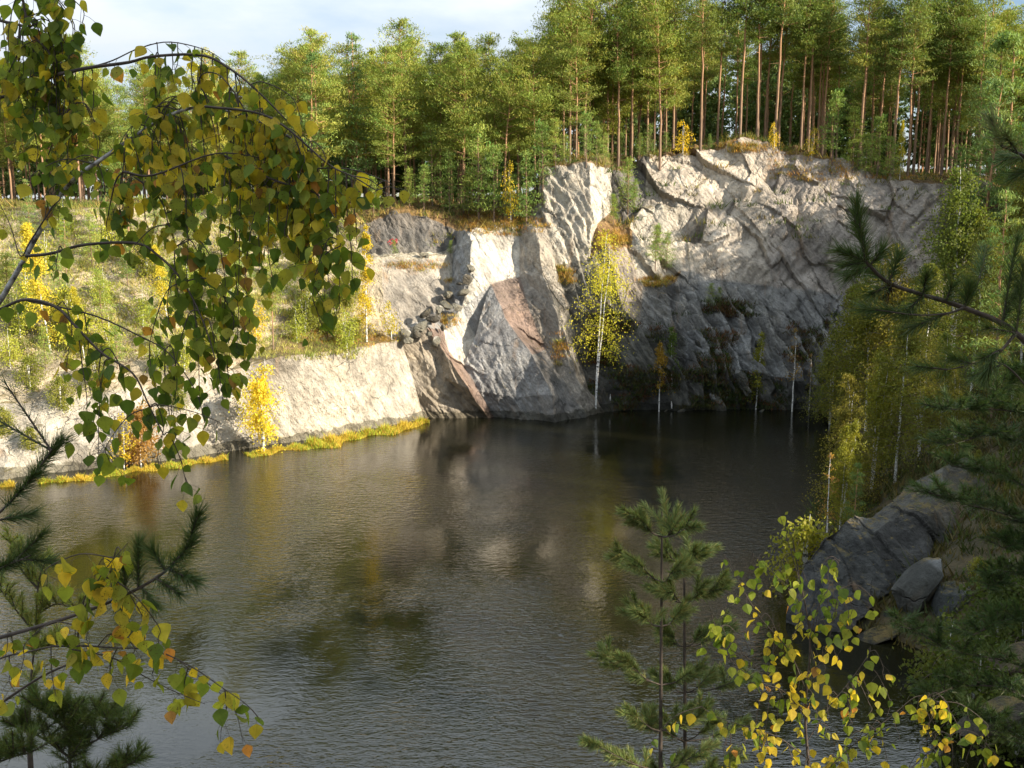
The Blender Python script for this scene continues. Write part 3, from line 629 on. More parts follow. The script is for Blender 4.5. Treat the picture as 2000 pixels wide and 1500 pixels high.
# ------------------------------------------------------------------ broadleaved trees
YEL = ((.62, .44, .03), (.52, .42, .04)); YGR = ((.42, .40, .05), (.28, .34, .05)); OLV = ((.13, .15, .03), (.19, .17, .03)); ORG = ((.36, .17, .05), (.40, .24, .06)); GRN = ((.08, .13, .03), (.12, .16, .03)); OGD = ((.21, .17, .03), (.14, .14, .03))  # olive palettes darkened for the shade over the right bank
BM = dict(col=birch_mesh(13, .12, 1.3, 41, 70, 60, YEL), tw=birch_mesh(17, .30, 2.9, 42, 64, 60, ((.48, .45, .05), (.36, .38, .05)), droop=.8, bushy=True, tr=.0065, stems=2), tw2=birch_mesh(13, .3, 2.4, 43, 44, 50, ((.46, .42, .05), (.34, .36, .05)), droop=.8, bushy=True, tr=.0065),
          ob=birch_mesh(7, .3, 1.1, 44, 34, 40, ((.28, .17, .03), (.24, .18, .03))), gb=birch_mesh(8, .3, 1.1, 45, 34, 36, GRN, q=.15), yb=birch_mesh(8, .2, 1.0, 46, 36, 40, ((.26, .24, .03), (.18, .2, .03))),
          sp=birch_mesh(9, .35, .9, 47, 20, 14, ((.3, .16, .06), (.3, .2, .05))), bush=birch_mesh(7, .05, 1.6, 48, 70, 60, ((.62, .46, .04), (.45, .46, .06)), stems=4, bushy=True), org=birch_mesh(5, .08, 1.5, 49, 60, 60, ORG, stems=4, bushy=True),
          sap=birch_mesh(4, .1, 1.2, 50, 30, 22, YEL, q=.16, stems=3, bushy=True), o1=birch_mesh(14, .18, 3.6, 51, 130, 85, OLV, stems=1, droop=.55), o2=birch_mesh(14, .12, 3.6, 52, 140, 85, OGD, stems=3, droop=.5), o3=birch_mesh(14, .2, 3.8, 53, 120, 85, ((.10, .14, .03), (.17, .17, .03)), stems=2, droop=.5),
          o4=birch_mesh(14, .05, 2.8, 54, 120, 85, ((.26, .23, .03), (.18, .19, .03)), stems=2, droop=.5), lf=birch_mesh(12, .15, 1.9, 55, 90, 60, ((.55, .45, .05), (.44, .40, .05))), dbsh=birch_mesh(3, .03, 1.3, 58, 50, 50, ((.06, .09, .02), (.10, .11, .025)), stems=5, bushy=True, q=.13), gbsh=birch_mesh(3, .03, 1.3, 56, 50, 50, ((.16, .19, .03), (.26, .24, .04)), stems=5, bushy=True, q=.13))
def bt(k, h0, px, pb, tp_, lb, name='birch_tree', cat='birch', Y=None, minY=0, group=None, sxy=1.0): return place_px(name, BM[k], h0, px, pb, tp_, lb, cat, group, minY, Y, sxy=sxy)
bt('col', 13, 716, 668, 440, 'narrow bright yellow birch standing on the terrace below the path')
bt('tw', 17, 1163, 796, 455, 'tall yellow green birch with a white trunk at the foot of the buttress')
bt('tw2', 13, 1192, 775, 540, 'slimmer yellow green birch leaning beside the tall one by the buttress')
bt('ob', 7, 1287, 803, 672, 'small orange brown birch at the waterline below the big cliff')
bt('gb', 8, 1312, 790, 640, 'small green birch right of the orange brown one below the big cliff')
bt('yb', 8, 1476, 800, 652, 'yellow green birch with a dense column crown below the cleft cliff')
bt('sp', 9, 1547, 803, 640, 'nearly bare birch with a long white trunk at the cliff foot')
bt('gb', 8, 1420, 785, 690, 'low faint green birch on the scree below the cliff')
bt('sp', 9, 1580, 800, 690, 'thin pale double trunk birch at the right end of the far shore', sxy=.8)
bt('bush', 7, 515, 884, 702, 'yellow leafy bush tree at the waterline in front of the pale wall', 'bush', 'bush', sxy=.9)
bt('org', 5, 275, 906, 785, 'orange red leafed bush on the left shore', 'bush', 'bush')
bt('sap', 4, 242, 912, 812, 'small yellow sapling left of the orange red bush', 'sapling', 'birch')
bt('lf', 12, 100, 690, 438, 'tall yellow birch on the left hillside behind the birch trunk')
bt('sap', 4, 500, 672, 590, 'small yellow sapling on the terrace edge above the pale wall', 'sapling', 'birch')
bt('sap', 4, 765, 664, 590, 'small orange yellow sapling right of the narrow yellow birch', 'sapling', 'birch')
bt('sap', 4, 1333, 306, 236, 'bright yellow sapling on the cliff rim under the spreading pine', 'sapling', 'birch', minY=100)
bt('sap', 4, 1512, 296, 240, 'little yellow sapling on the rim right of the highest point', 'sapling', 'birch', minY=100, sxy=.7)
bt('sap', 4, 1585, 312, 250, 'sparse yellow sapling on the rim where it slopes to the right', 'sapling', 'birch', minY=100, sxy=.8)
bt('sap', 4, 998, 436, 318, 'slender yellow sapling among young pines above the buttress', 'sapling', 'birch', minY=95, sxy=.6)
bt('lf', 12, 1757, 352, 235, 'pale trunked birch with thin foliage at the right end of the rim', minY=100, sxy=.6)
# left hillside trees and shrubs
hn_ = 0
for px, pb, tp_, k, h0, nm, ct, lb in sorted([(20, 640, 500, 'y', 6, 'young_pine', 'pine tree', 0), (60, 560, 470, 'y', 6, 'young_pine', 'pine tree', 0), (200, 640, 530, 'y', 6, 'young_pine', 'pine tree', 0), (250, 560, 470, 'y', 6, 'young_pine', 'pine tree', 0), (180, 520, 420, 'y', 6, 'young_pine', 'pine tree', 0),
                                       (330, 620, 520, 'y', 6, 'young_pine', 'pine tree', 0), (400, 560, 470, 'y', 6, 'young_pine', 'pine tree', 0), (460, 600, 500, 'y', 6, 'young_pine', 'pine tree', 0), (120, 600, 500, 'y', 6, 'young_pine', 'pine tree', 0), (590, 590, 500, 'y', 6, 'young_pine', 'pine tree', 0), (300, 680, 600, 'y', 6, 'young_pine', 'pine tree', 0), (90, 720, 640, 'y', 6, 'young_pine', 'pine tree', 0),
                                       (230, 720, 640, 'y', 6, 'young_pine', 'pine tree', 0), (430, 680, 610, 'y', 6, 'young_pine', 'pine tree', 0)]):
    place_px(nm, YNG[int(px) % 3], h0, px, pb, tp_, ORD[hn_] + ' young pine from the left on the sandy hillside above the shore', ct, 'young pines on the left hillside'); hn_ += 1
LS = [(60, 760, 690, 'gbsh'), (150, 690, 560, 'sapg'), (40, 660, 560, 'sapg'), (205, 600, 520, 'sapg'), (280, 640, 560, 'sapg'), (350, 560, 480, 'sapg'), (430, 590, 520, 'sapg'), (480, 640, 560, 'sapg'), (120, 800, 730, 'gbsh'), (190, 760, 690, 'gbsh'), (310, 730, 660, 'sapg'), (400, 700, 630, 'gbsh'), (580, 670, 600, 'sapg'), (620, 640, 570, 'gbsh'), (655, 660, 590, 'sapg'), (450, 520, 440, 'sapg'), (600, 540, 480, 'gbsh'), (20, 720, 640, 'sapg'),
      (90, 540, 450, 'sapg'), (240, 480, 410, 'sapg'), (380, 470, 400, 'sapg'), (540, 470, 400, 'gbsh'), (680, 600, 530, 'gbsh'), (690, 670, 620, 'gbsh'), (10, 850, 790, 'gbsh'), (60, 880, 830, 'gbsh'), (350, 800, 750, 'gbsh')]
LS += [(-20 + 47 * k_ + 13 * ((k_ * 7) % 5), 430 + 37 * ((k_ * 5) % 9), 0, 'sapg' if k_ % 3 else 'gbsh') for k_ in range(15)]
LS = [(a, b, c if c else b - 75 - 6 * (a % 5), k) for a, b, c, k in LS]
ORD += ['fifteenth', 'sixteenth', 'seventeenth', 'eighteenth', 'nineteenth', 'twentieth', 'twenty first', 'twenty second', 'twenty third', 'twenty fourth', 'twenty fifth', 'twenty sixth', 'twenty seventh']
BM['sapg'] = birch_mesh(4, .08, 1.3, 57, 44, 30, ((.42, .42, .06), (.28, .32, .05)), q=.15, stems=3, bushy=True)
cl = {}
for px, pb, tp_, k in sorted(LS):
    w_ = 'shrub from the left low on the sandy hillside' if pb > 640 else 'shrub from the left high on the sandy hillside'; cl[w_] = cl.get(w_, -1) + 1
    bt(k, 4 if k == 'sapg' else 3, px, pb, tp_, ORD[cl[w_]] + ' yellow green ' + w_, 'shrub', 'shrub', group='shrubs on the left hillside')
place_px('pine_tree', FAR_T[3], 19, 534, 684, 500, 'sparse thin pine at the edge of the terrace above the pale wall', 'pine tree')
for k_, (px, pb, tp_, lb) in enumerate([(60, 470, 350, 'mid sized pine high on the hillside at the far left'), (212, 470, 345, 'mid sized pine below the forest under the birch limb'), (310, 465, 360, 'mid sized pine high on the hillside behind the hanging leaves'), (392, 520, 385, 'mid sized pine at mid slope behind the hanging leaves'), (482, 560, 410, 'mid sized pine at mid slope left of the dark rock'), (562, 470, 365, 'mid sized pine under the forest edge left of the dark rock'), (645, 470, 385, 'mid sized pine at the forest edge just left of the dark rock'), (130, 540, 410, 'mid sized pine behind the tall yellow birch on the left')]):
    place_px('pine_tree', CONE[k_ % 2], 16, px, pb, tp_, lb, 'pine tree')
for px, pb, tp_, lb in [(330, 640, 480, 'yellow birch at mid slope behind the lowest hanging leaves'), (165, 700, 560, 'yellow birch low on the hillside left of the orange bush'), (610, 610, 470, 'yellow birch left of the narrow bright birch on the terrace')]:
    bt('lf', 12, px, pb, tp_, lb)
place_px('pine_tree', FAR_T[1], 19, 255, 520, 250, 'bare trunked pine on the upper left hillside', 'pine tree')
# right bank wood
RB = [('o2', 1650, 62, 1000, 735), ('o4', 1700, 64, 990, 690), ('o1', 1745, 63, 975, 600), ('o2', 1790, 66, 960, 640), ('o3', 1690, 88, 850, 510), ('o1', 1650, 92, 840, 560), ('o2', 1740, 84, 850, 480), ('o3', 1620, 96, 830, 650), ('o1', 1800, 78, 880, 520),
      ('o3', 1850, 84, 800, 330), ('o1', 1890, 74, 850, 440), ('o2', 1930, 70, 880, 620), ('o3', 1980, 72, 880, 520), ('o4', 1640, 58, 1040, 820), ('o4', 1930, 86, 700, 430), ('o1', 1990, 90, 700, 300), ('o3', 1830, 68, 930, 650), ('o2', 1860, 60, 960, 720), ('o3', 1960, 62, 980, 700), ('o1', 1720, 94, 760, 560), ('o3', 1770, 96, 760, 540)]
RB += [('o3', 1850, 100, 800, 360), ('o2', 1900, 98, 800, 420), ('o1', 1960, 80, 800, 480), ('o3', 2010, 84, 800, 400), ('o1', 1680, 99, 800, 600), ('o2', 1990, 60, 960, 740)]
RBL = ['golden green birch at the outer edge of the shore wood over the water', 'golden many stemmed birch in front of the shore wood, above the boulder', 'tall olive birch with a white trunk showing just behind the boulder', 'low olive gold birch right of the white trunk above the boulder', 'deep green birch against the foot of the big cliff', 'leftmost dark olive birch far back at the cliff foot', 'olive gold birch below the tip of the dark pine bough',
       'small green birch at the far right corner of the lake', 'olive birch crown under the middle of the dark pine bough', 'high green birch left of the sunlit pine', 'olive birch just below the sunlit pine', 'olive gold birch below the end of the dark pine bough', 'green birch crown at the right edge under the bough', 'low golden birch hanging over the lake at the wood edge', 'golden birch beside the trunk of the sunlit pine', 'high olive birch at the right edge of the photo',
       'green birch filling between boulder and sunlit pine', 'olive gold birch above the top of the boulder', 'green birch low at the right edge beyond the boulder', 'olive birch against the cliff left of the dark tuft', 'green birch against the cliff behind the dark tuft', 'green birch covering the right end of the big cliff', 'gold olive birch right of the cliff end', 'olive birch low behind the sunlit pine', 'green birch cut by the right edge beside the sunlit pine', 'olive birch at the cliff foot behind the shore birches', 'gold birch low at the right edge above the boulder top']
for n_, (k, px, Yb, pb, tp_) in enumerate(RB):
    bt(k, 14, px, pb, tp_, RBL[n_], Y=Yb)
bt('sp', 9, 1615, 1040, 885, 'slender white stemmed birch leaning over the water at the right shore', Y=57)
bt('gbsh', 3, 1575, 1090, 1000, 'low green yellow bush at the water behind the big boulder', 'bush', 'bush', Y=52.5)
bt('gbsh', 3, 1905, 1180, 1085, 'small yellow green bush among the stones below the big boulder', 'bush', 'bush', Y=46)
for n_, (k, px, Yb, pb, tp_, lb) in enumerate([('o3', 1960, 50, 1100, 930, 'leafy green birch above the stones at the right edge'), ('o1', 1900, 55, 1050, 880, 'olive leafed birch on top of the huge boulder'), ('dbsh', 1950, 42, 1200, 1090, 'green bush on the bank right of the pale stones'), ('dbsh', 2000, 40, 1260, 1150, 'green bush cut by the right edge on the bank'), ('dbsh', 1850, 40, 1300, 1215, 'low dark bush by the water under the pale stones'),
                                            ('dbsh', 1920, 37, 1350, 1250, 'low bush at the water between the two grey slabs'), ('dbsh', 1990, 35, 1420, 1320, 'bush at the lower right edge above the water')]):
    bt(k, 14 if k[0] == 'o' else 3, px, pb, tp_, lb, 'birch_tree' if k[0] == 'o' else 'bush', 'birch' if k[0] == 'o' else 'bush', Y=Yb)
place_px('spruce_tree', CONE[2], 16, 1668, 1020, 905, 'small dark conical spruce in front of the right shore birches', 'spruce', Y=55)
place_px('pine_tree', CONE[0], 16, 1940, 780, 372, 'sunlit bright green pine rising above the right shore wood', 'pine tree', Y=66)
for px, Yb, tp_ in [(1900, 100, 150), (1950, 104, 60), (1880, 112, 30), (2000, 96, 130), (1960, 118, 20), (1905, 106, 60)]:
    place_px('pine_tree', CONE[1 if px % 20 else 0], 16, px, 700, tp_, {1900: 'dense low pine just right of the cliff end', 1950: 'dense tall pine near the top right corner', 1880: 'far tall pine right of the cliff end', 2000: 'dense pine cut by the upper right edge', 1960: 'farthest tall pine in the top right corner', 1905: 'tall dense pine right of the slim bare trunk'}[px], 'pine tree', 'pines of the top right corner', Y=Yb)
for x, y in [(57, 101), (60, 97), (63, 103), (58, 106), (66, 99), (61, 109), (56, 96), (68, 106), (64, 95), (60, 103), (70, 101), (55, 90), (52, 83), (54, 87), (56, 91), (53, 95), (58, 84), (60, 88), (62, 93), (57, 98), (64, 86), (66, 91), (55, 78), (60, 80), (62, 76), (58, 74), (64, 82), (50, 98), (50, 92),
             (50, 60), (54, 56), (52, 50), (48, 46), (56, 48), (50, 40), (44, 36), (48, 32), (56, 38), (42, 28), (46, 24), (40, 20), (36, 14), (44, 54), (46, 66), (54, 66), (60, 60), (60, 52)]:
    put('pine_tree', CONE[(x + y) % 3] if y < 76 else BIGP[(x + y) % 4], drop(x, y), 'pine on the right hill beside the lake', 'pine tree', 'pines of the right hill', rng.uniform(.85, 1.0) * (.86 if y > 88 else 1), rng.uniform(0, 6))
for x, y in [(9, -4), (12, -7), (14, -2), (16, -9), (18, -4), (20, 2), (12, -12), (22, -8), (8, -9), (17, 4), (24, 6), (26, -3), (13, 2.5), (30, 4), (28, 10), (6, -14), (18, -16), (9.5, 0.2), (26, 16), (33, 12)]:
    put('pine_tree', BIGP[int(x + y) % 4], drop(x, y), 'pine on the near bank beside the viewpoint', 'pine tree', 'pines of the near bank', rng.uniform(.7, .95), rng.uniform(0, 6))

# ------------------------------------------------------------------ boulders and loose stones
BP_ = {}
def bp_(n, px, py, Y, k='m'): BP_[n] = (at(px, py, Y), k)
for a in [('w1', 1535, 1225, 47.2), ('w2', 1590, 1240, 46.5), ('w3', 1650, 1242, 46.2), ('l1', 1535, 1170, 48.5), ('l2', 1570, 1105, 49.5), ('l3', 1625, 1062, 50.5), ('l4', 1660, 1020, 51.2), ('l5', 1702, 1014, 52), ('l6', 1745, 975, 53), ('l7', 1800, 932, 54.5), ('l8', 1862, 902, 56), ('l9', 1950, 903, 57), ('la', 2060, 930, 57),
          ('f1', 1700, 1190, 47), ('f2', 1765, 1125, 48.5), ('f3', 1805, 1080, 49.5), ('f4', 1850, 1040, 51), ('f5', 1940, 1035, 51.5), ('f6', 2060, 1060, 51),
          ('e1', 1690, 1060, 49.6), ('e2', 1760, 1010, 50.8), ('e3', 1800, 1015, 50.6), ('e4', 1630, 1150, 47.6),
          ('u1', 1700, 1215, 50), ('u2', 1790, 1130, 52), ('u3', 1870, 1060, 54), ('u4', 2060, 1090, 55),
          ('g1', 1560, 1140, 55), ('g2', 1640, 1060, 57), ('g3', 1750, 1000, 59), ('g4', 1870, 920, 62), ('g5', 2060, 940, 62)]: bp_(*a)
BF = []
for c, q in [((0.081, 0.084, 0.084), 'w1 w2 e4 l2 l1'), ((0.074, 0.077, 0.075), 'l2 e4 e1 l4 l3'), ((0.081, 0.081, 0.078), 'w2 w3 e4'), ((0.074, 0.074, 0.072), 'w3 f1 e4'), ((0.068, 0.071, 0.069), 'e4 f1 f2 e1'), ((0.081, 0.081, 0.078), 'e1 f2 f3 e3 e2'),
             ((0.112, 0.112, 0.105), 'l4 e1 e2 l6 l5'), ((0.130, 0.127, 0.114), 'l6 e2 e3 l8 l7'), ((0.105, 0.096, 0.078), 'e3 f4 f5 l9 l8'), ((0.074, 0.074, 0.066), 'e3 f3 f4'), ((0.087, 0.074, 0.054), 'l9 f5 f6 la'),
             ((0.050, 0.050, 0.048), 'w3 u1 f1'), ((0.050, 0.050, 0.048), 'f1 u1 u2 f2'), ((0.050, 0.050, 0.048), 'f2 u2 u3 f4 f3'), ((0.050, 0.050, 0.048), 'f4 u3 u4 f6 f5'),  # underside faces coloured darker for the shade below the overhang
             ((0.081, 0.074, 0.060), 'l1 l2 g2 g1'), ((0.081, 0.074, 0.060), 'l2 l3 l4 g2'), ((0.081, 0.074, 0.060), 'l4 l5 l6 g3 g2'), ((0.081, 0.074, 0.060), 'l6 l7 l8 g4 g3'), ((0.081, 0.074, 0.060), 'l8 l9 la g5 g4')]: BF.append((q.split(), c))
def rock_thing(name, me, label, cat, group=None):
    vs = np.empty(len(me.vertices) * 3, np.float32); me.vertices.foreach_get('co', vs); vs = vs.reshape(-1, 3)
    c = vs.mean(0); c[2] = vs[:, 2].min(); me.vertices.foreach_set('co', (vs - c).ravel()); me.update()
    o = link(name, me); o.location = c.tolist(); return tag(o, label, cat, group)
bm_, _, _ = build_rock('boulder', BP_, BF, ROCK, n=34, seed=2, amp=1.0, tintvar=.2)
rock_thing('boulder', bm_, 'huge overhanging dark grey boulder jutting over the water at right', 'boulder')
def stone_mesh(seed, col, el=(1, 1, 1), n=26):
    u = np.linspace(0, math.pi, n); v = np.linspace(0, 2 * math.pi, n * 2 + 1)[:-1]; U, Vv = np.meshgrid(u, v, indexing='ij')
    D = np.stack([np.sin(U) * np.cos(Vv), np.sin(U) * np.sin(Vv), np.cos(U)], -1).reshape(-1, 3)
    R = np.random.default_rng(seed); r = np.ones(len(D))
    for k in range(9):
        pn = R.normal(size=3); pn /= np.linalg.norm(pn); h = R.uniform(.5, .85); dd = D @ pn
        r = np.minimum(r, np.where(dd > .05, h / np.maximum(dd, .05), 9))
    r = r + fbm(D * 2.5 + seed, 3, seed) * .07
    Vx = D * r[:, None] * np.array(el); w = n * 2
    i, j = np.meshgrid(np.arange(n - 1), np.arange(w), indexing='ij'); k2 = (j + 1) % w
    Fq = np.stack([i * w + j, (i + 1) * w + j, (i + 1) * w + k2, i * w + k2], -1).reshape(-1, 4)
    return mesh('rock', Vx, Fq, [ROCK], np.tile(col, (len(Vx), 1)), smooth=False)
def stone(px, py, Y, size, seed, col, el, rot, label, group=None, name='rock'):
    o = link(name, stone_mesh(seed, col, el)); o.location = at(px, py, Y).tolist(); o.scale = (size,) * 3; o.rotation_euler = rot
    return tag(o, label, 'rock', group)
stone(1795, 1150, 46.6, 1.9, 3, (.17, .175, .18), (.55, .5, 1.1), (0, .75, .2), 'pale grey slanting slab just right of the huge boulder')
stone(1850, 1185, 45.6, 1.7, 4, (.15, .165, .18), (.6, .5, 1.0), (.1, .25, .1), 'pale bluish upright stone right of the slanting slab')
stone(1760, 1205, 47.2, 1.5, 5, (.13, .13, .13), (1.2, .6, .5), (0, -.5, 0), 'dark low stone at the waterline under the huge boulder')
stone(1700, 1245, 45.7, 1.0, 6, (.09, .085, .075), (1.5, .8, .4), (0, -.35, 0), 'brown grey flat stone touching the dark water below the boulder')
stone(1990, 1290, 38, 1.2, 9, (.26, .2, .16), (1.2, .7, .5), (0, -.4, 0), 'brownish stone at the right edge low on the bank')
stone(1930, 1400, 33, 1.1, 19, (.2, .18, .16), (1.3, .7, .5), (0, -.3, 0), 'grey stone slab low at the right edge among pine boughs')
stone(1615, 778, 101, .9, 10, (.16, .16, .15), (1, .8, .9), (0, 0, 0), 'rounded grey stone at the far shore under the shore wood')
rr = np.random.default_rng(5)
RUB = [(822, 640, 98.6), (838, 652, 98.3), (846, 622, 99.6), (858, 606, 100.6), (872, 596, 101.5), (815, 655, 98.3), (800, 665, 98), (865, 640, 99.8), (880, 620, 101), (893, 600, 102), (905, 572, 102.5), (912, 545, 103), (920, 525, 103.6), (852, 668, 98.6), (832, 612, 99.8), (790, 650, 98.6), (875, 575, 103), (898, 555, 103)]
for a, (px, py, Yb) in enumerate(RUB):
    stone(px, py, Yb, rr.uniform(.28, .75), 20 + a, ((.55, .52, .47), (.40, .38, .34), (.24, .22, .2))[a % 3], (rr.uniform(.8, 1.5), .7, rr.uniform(.5, 1.1)), tuple(rr.uniform(-.6, .6, 3)), 'angular broken stone in the rubble heap left of the white rock face', 'broken stones of the rubble heap')
for a in range(20):
    px = rr.uniform(1300, 1600); py = rr.uniform(640, 800) if a < 16 else 803; b = hit(px, py)
    o = link('rock', stone_mesh(60 + a, (.22, .225, .22) if a % 2 else (.14, .14, .135), (.55, .5, 1.4) if py < 800 else (1.3, .8, .5))); o.location = b.tolist(); o.scale = (rr.uniform(.5, 1.1) if py < 800 else rr.uniform(.2, .5),) * 3; o.rotation_euler = (rr.uniform(-.3, .3), -.6 + rr.uniform(-.2, .2), rr.uniform(-.4, .4))
    tag(o, 'grey fallen stone on the shaded scree below the big cliff', 'rock', 'fallen stones on the scree')
# hewn block beside the path, and the red daub on the dark rock above
def box_mb(mb, c, s, col=(1, 1, 1)):
    c = np.array(c); s = np.array(s) / 2
    V = np.array([[x, y, z] for x in (-1, 1) for y in (-1, 1) for z in (-1, 1)]) * s + c
    mb.add(V, [[0, 1, 3, 2], [4, 6, 7, 5], [0, 4, 5, 1], [2, 3, 7, 6], [0, 2, 6, 4], [1, 5, 7, 3]], col)
pb = drop(*at(826, 500, 106.2)[:2])
bench = empty('stone_bench', pb, 'small pale stone bench with a dark gap beneath at the path end', 'bench')
q = MB(); box_mb(q, (.1, 0, .42), (.95, .5, .16), (.6, .57, .5)); link('seat', q.mesh('seat', [ROCK]), bench)
for sx_ in (-.2, .48):
    q = MB(); box_mb(q, (sx_, 0, .14), (.22, .42, .40), (.4, .38, .34)); link('leg', q.mesh('leg', [ROCK]), bench)
def paint_mat():
    m, t = mat('red_paint'); b = N(t, 'ShaderNodeBsdfPrincipled', Roughness=.7); b.inputs['Base Color'].default_value = (.30, .05, .05, 1)
    o = t.nodes.new('ShaderNodeOutputMaterial'); t.links.new(b.outputs[0], o.inputs[0]); return m
def surf(px, py):
    d = Vector(ray(px, py)).normalized(); h = BC.ray_cast(Vector((0, 0, H)), d); return np.array(h[0]) - np.array(d) * .05 if h[0] else None
q = MB()
for st in [[(757, 474), (762, 469), (768, 466)], [(761, 478), (768, 473), (775, 466)], [(766, 468), (772, 470), (776, 475)], [(759, 471), (766, 475), (771, 478)], [(769, 480), (774, 474), (776, 468)]]:
    A = [surf(*a) for a in st]
    if all(a is not None for a in A): q.tube(A, .06, 4)
if q.V: rock_thing('painted_mark', q.mesh('painted_mark', [paint_mat()]), 'small red paint daub on the dark rock above the path', 'graffiti')

# ------------------------------------------------------------------ grass and low plants
def blades(name, pts_, hts, cols, label, w=.05, seed=0, spread=.35):
    R = np.random.default_rng(seed); n = len(pts_); B = np.asarray(pts_); a = R.uniform(0, 6.28, n)
    sd = np.stack([np.cos(a), np.sin(a), 0 * a], 1) * (w * R.uniform(.6, 1.4, n))[:, None]
    tip = B + np.stack([R.normal(size=n) * spread, R.normal(size=n) * spread, np.ones(n)], 1) * np.asarray(hts)[:, None]
    V = np.stack([B - sd, B + sd, tip], 1).reshape(-1, 3)
    return tag(link(name, mesh(name, V, np.arange(3 * n).reshape(n, 3), [GRASS], np.repeat(np.asarray(cols), 3, 0))), label, 'grass' if 'grass' in name or 'reed' in name else 'plants', None, 'stuff')
Rg = np.random.default_rng(3)
# shore strip along the left wall
B = []; hs = []; cs = []
shore = [(-300, 985), (0, 948), (150, 935), (300, 912), (420, 896), (550, 876), (700, 850), (830, 824)]
sx = [a for a, b in shore]; sy = [b for a, b in shore]
for a in range(30000):
    px = Rg.uniform(-60, 838); py = np.interp(px, sx, sy) + 2; p = wat(px, py, 0)
    if fbm(np.array([[px * .022, 0.5, 0.5]]), 2, 12)[0] < -.18 - .0004 * px: continue
    wd = np.interp(px, [0, 150, 300, 500, 640, 760, 838], [.3, .6, .9, 1.1, 1.7, 1.2, .4]) * (1 + .5 * math.sin(px * .043) + .3 * math.sin(px * .11 + 1)); t = Rg.uniform(-.25, 1)
    B.append(p + np.array([.6, -.8, 0]) * wd * t + np.array([0, 0, -.05])); hs.append((.45 + .55 * math.sin(px * .09) ** 2) * Rg.uniform(.15, .75) * (1.1 - .6 * abs(t)) * (1.35 if px > 600 else .8))
    c = np.array([.50, .38, .06]) if Rg.uniform() < .5 + .4 * math.sin(px * .05) else np.array([.32, .38, .05]) if Rg.uniform() < .8 else np.array([.40, .22, .05]); cs.append(c * Rg.uniform(.6, 1.2))
blades('shore_grass', B, hs, cs, 'yellow green reeds and grass fringing the left shore', .04, 1)
def surface_pts(n, px0, px1, py0, py1, keep=None):
    out = []
    for a in range(n):
        px, py = Rg.uniform(px0, px1), Rg.uniform(py0, py1); ex, ey = (px - px0) / (px1 - px0) * 2 - 1, (py - py0) / (py1 - py0) * 2 - 1
        if ex * ex + ey * ey > .6 + .4 * math.sin(px * .3) and px1 - px0 < 300: continue
        h = BV.ray_cast(Vector((0, 0, H)), Vector(ray(px, py)))
        if h[0] is None or h[0].z < .1 or h[0].y < 60: continue
        if keep and not keep(h[0], h[1]): continue
        out.append(h[0])
    return out
def tufts(name, cent, per, ht, pal, label, w=.035, rad=.4, seed=0):
    B = []; hs = []; cs = []
    for c in cent:
        col = np.array(pal[Rg.integers(len(pal))]) * Rg.uniform(.7, 1.2); k = Rg.uniform(.5, 1.2)
        for a in range(per):
            B.append((c[0] + Rg.normal() * rad, c[1] + Rg.normal() * rad * .6, c[2] - .12 + Rg.normal() * .06)); hs.append(ht * k * Rg.uniform(.4, 1.1)); cs.append(col * Rg.uniform(.75, 1.2))
    return blades(name, B, hs, cs, label, w, seed, .55)
OR = [(.38, .20, .05), (.30, .22, .06), (.42, .28, .07), (.22, .22, .05)]; HG = [(.34, .36, .08), (.26, .30, .06), (.42, .38, .10), (.48, .38, .12)]
led = surface_pts(500, 880, 1075, 405, 462) + surface_pts(160, 1165, 1225, 445, 490) + surface_pts(140, 1240, 1325, 535, 560) + surface_pts(90, 740, 880, 508, 528) + surface_pts(260, 560, 790, 640, 676) + surface_pts(60, 850, 890, 610, 640) + surface_pts(90, 1085, 1120, 515, 560) + surface_pts(80, 1075, 1110, 650, 720) + surface_pts(60, 870, 880, 535, 560) + surface_pts(160, 1400, 1500, 275, 300) + surface_pts(200, 1500, 1830, 290, 352)
tufts('ledge_grass', led, 26, .5, OR, 'rusty autumn grass and heather on the rock ledges and rim', .03, .35, 2)
hil = surface_pts(3000, -60, 700, 400, 700)
tufts('hillside_grass', hil, 26, .55, HG, 'yellowish grass and heath tufts covering the left hillside', .035, .5, 3)
scr = surface_pts(2600, 1150, 1660, 610, 802, lambda p, n: float(fbm(np.array([[p.x * .33, p.y * .3, p.z * .33]]), 3, 77)[0]) > .10 + .035 * (p.z - 5)) + surface_pts(160, 1370, 1460, 580, 620)
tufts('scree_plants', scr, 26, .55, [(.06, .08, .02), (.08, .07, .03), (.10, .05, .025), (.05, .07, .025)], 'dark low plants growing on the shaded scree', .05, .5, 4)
rim = [p for p in [drop(Rg.uniform(-60, 60), Rg.uniform(108, 128)) for a in range(900)] if p[2] > 17]
tufts('forest_undergrowth', rim, 22, .9, [(.12, .16, .04), (.20, .18, .05), (.09, .12, .03), (.30, .22, .06)], 'low undergrowth between the trunks along the rim', .06, .6, 5)
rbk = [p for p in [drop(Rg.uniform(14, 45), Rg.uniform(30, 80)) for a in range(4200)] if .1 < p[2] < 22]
tufts('bank_undergrowth', rbk, 26, .8, [(.05, .07, .02), (.07, .07, .025), (.10, .08, .03)], 'dark undergrowth on the shaded right bank', .05, .5, 6)

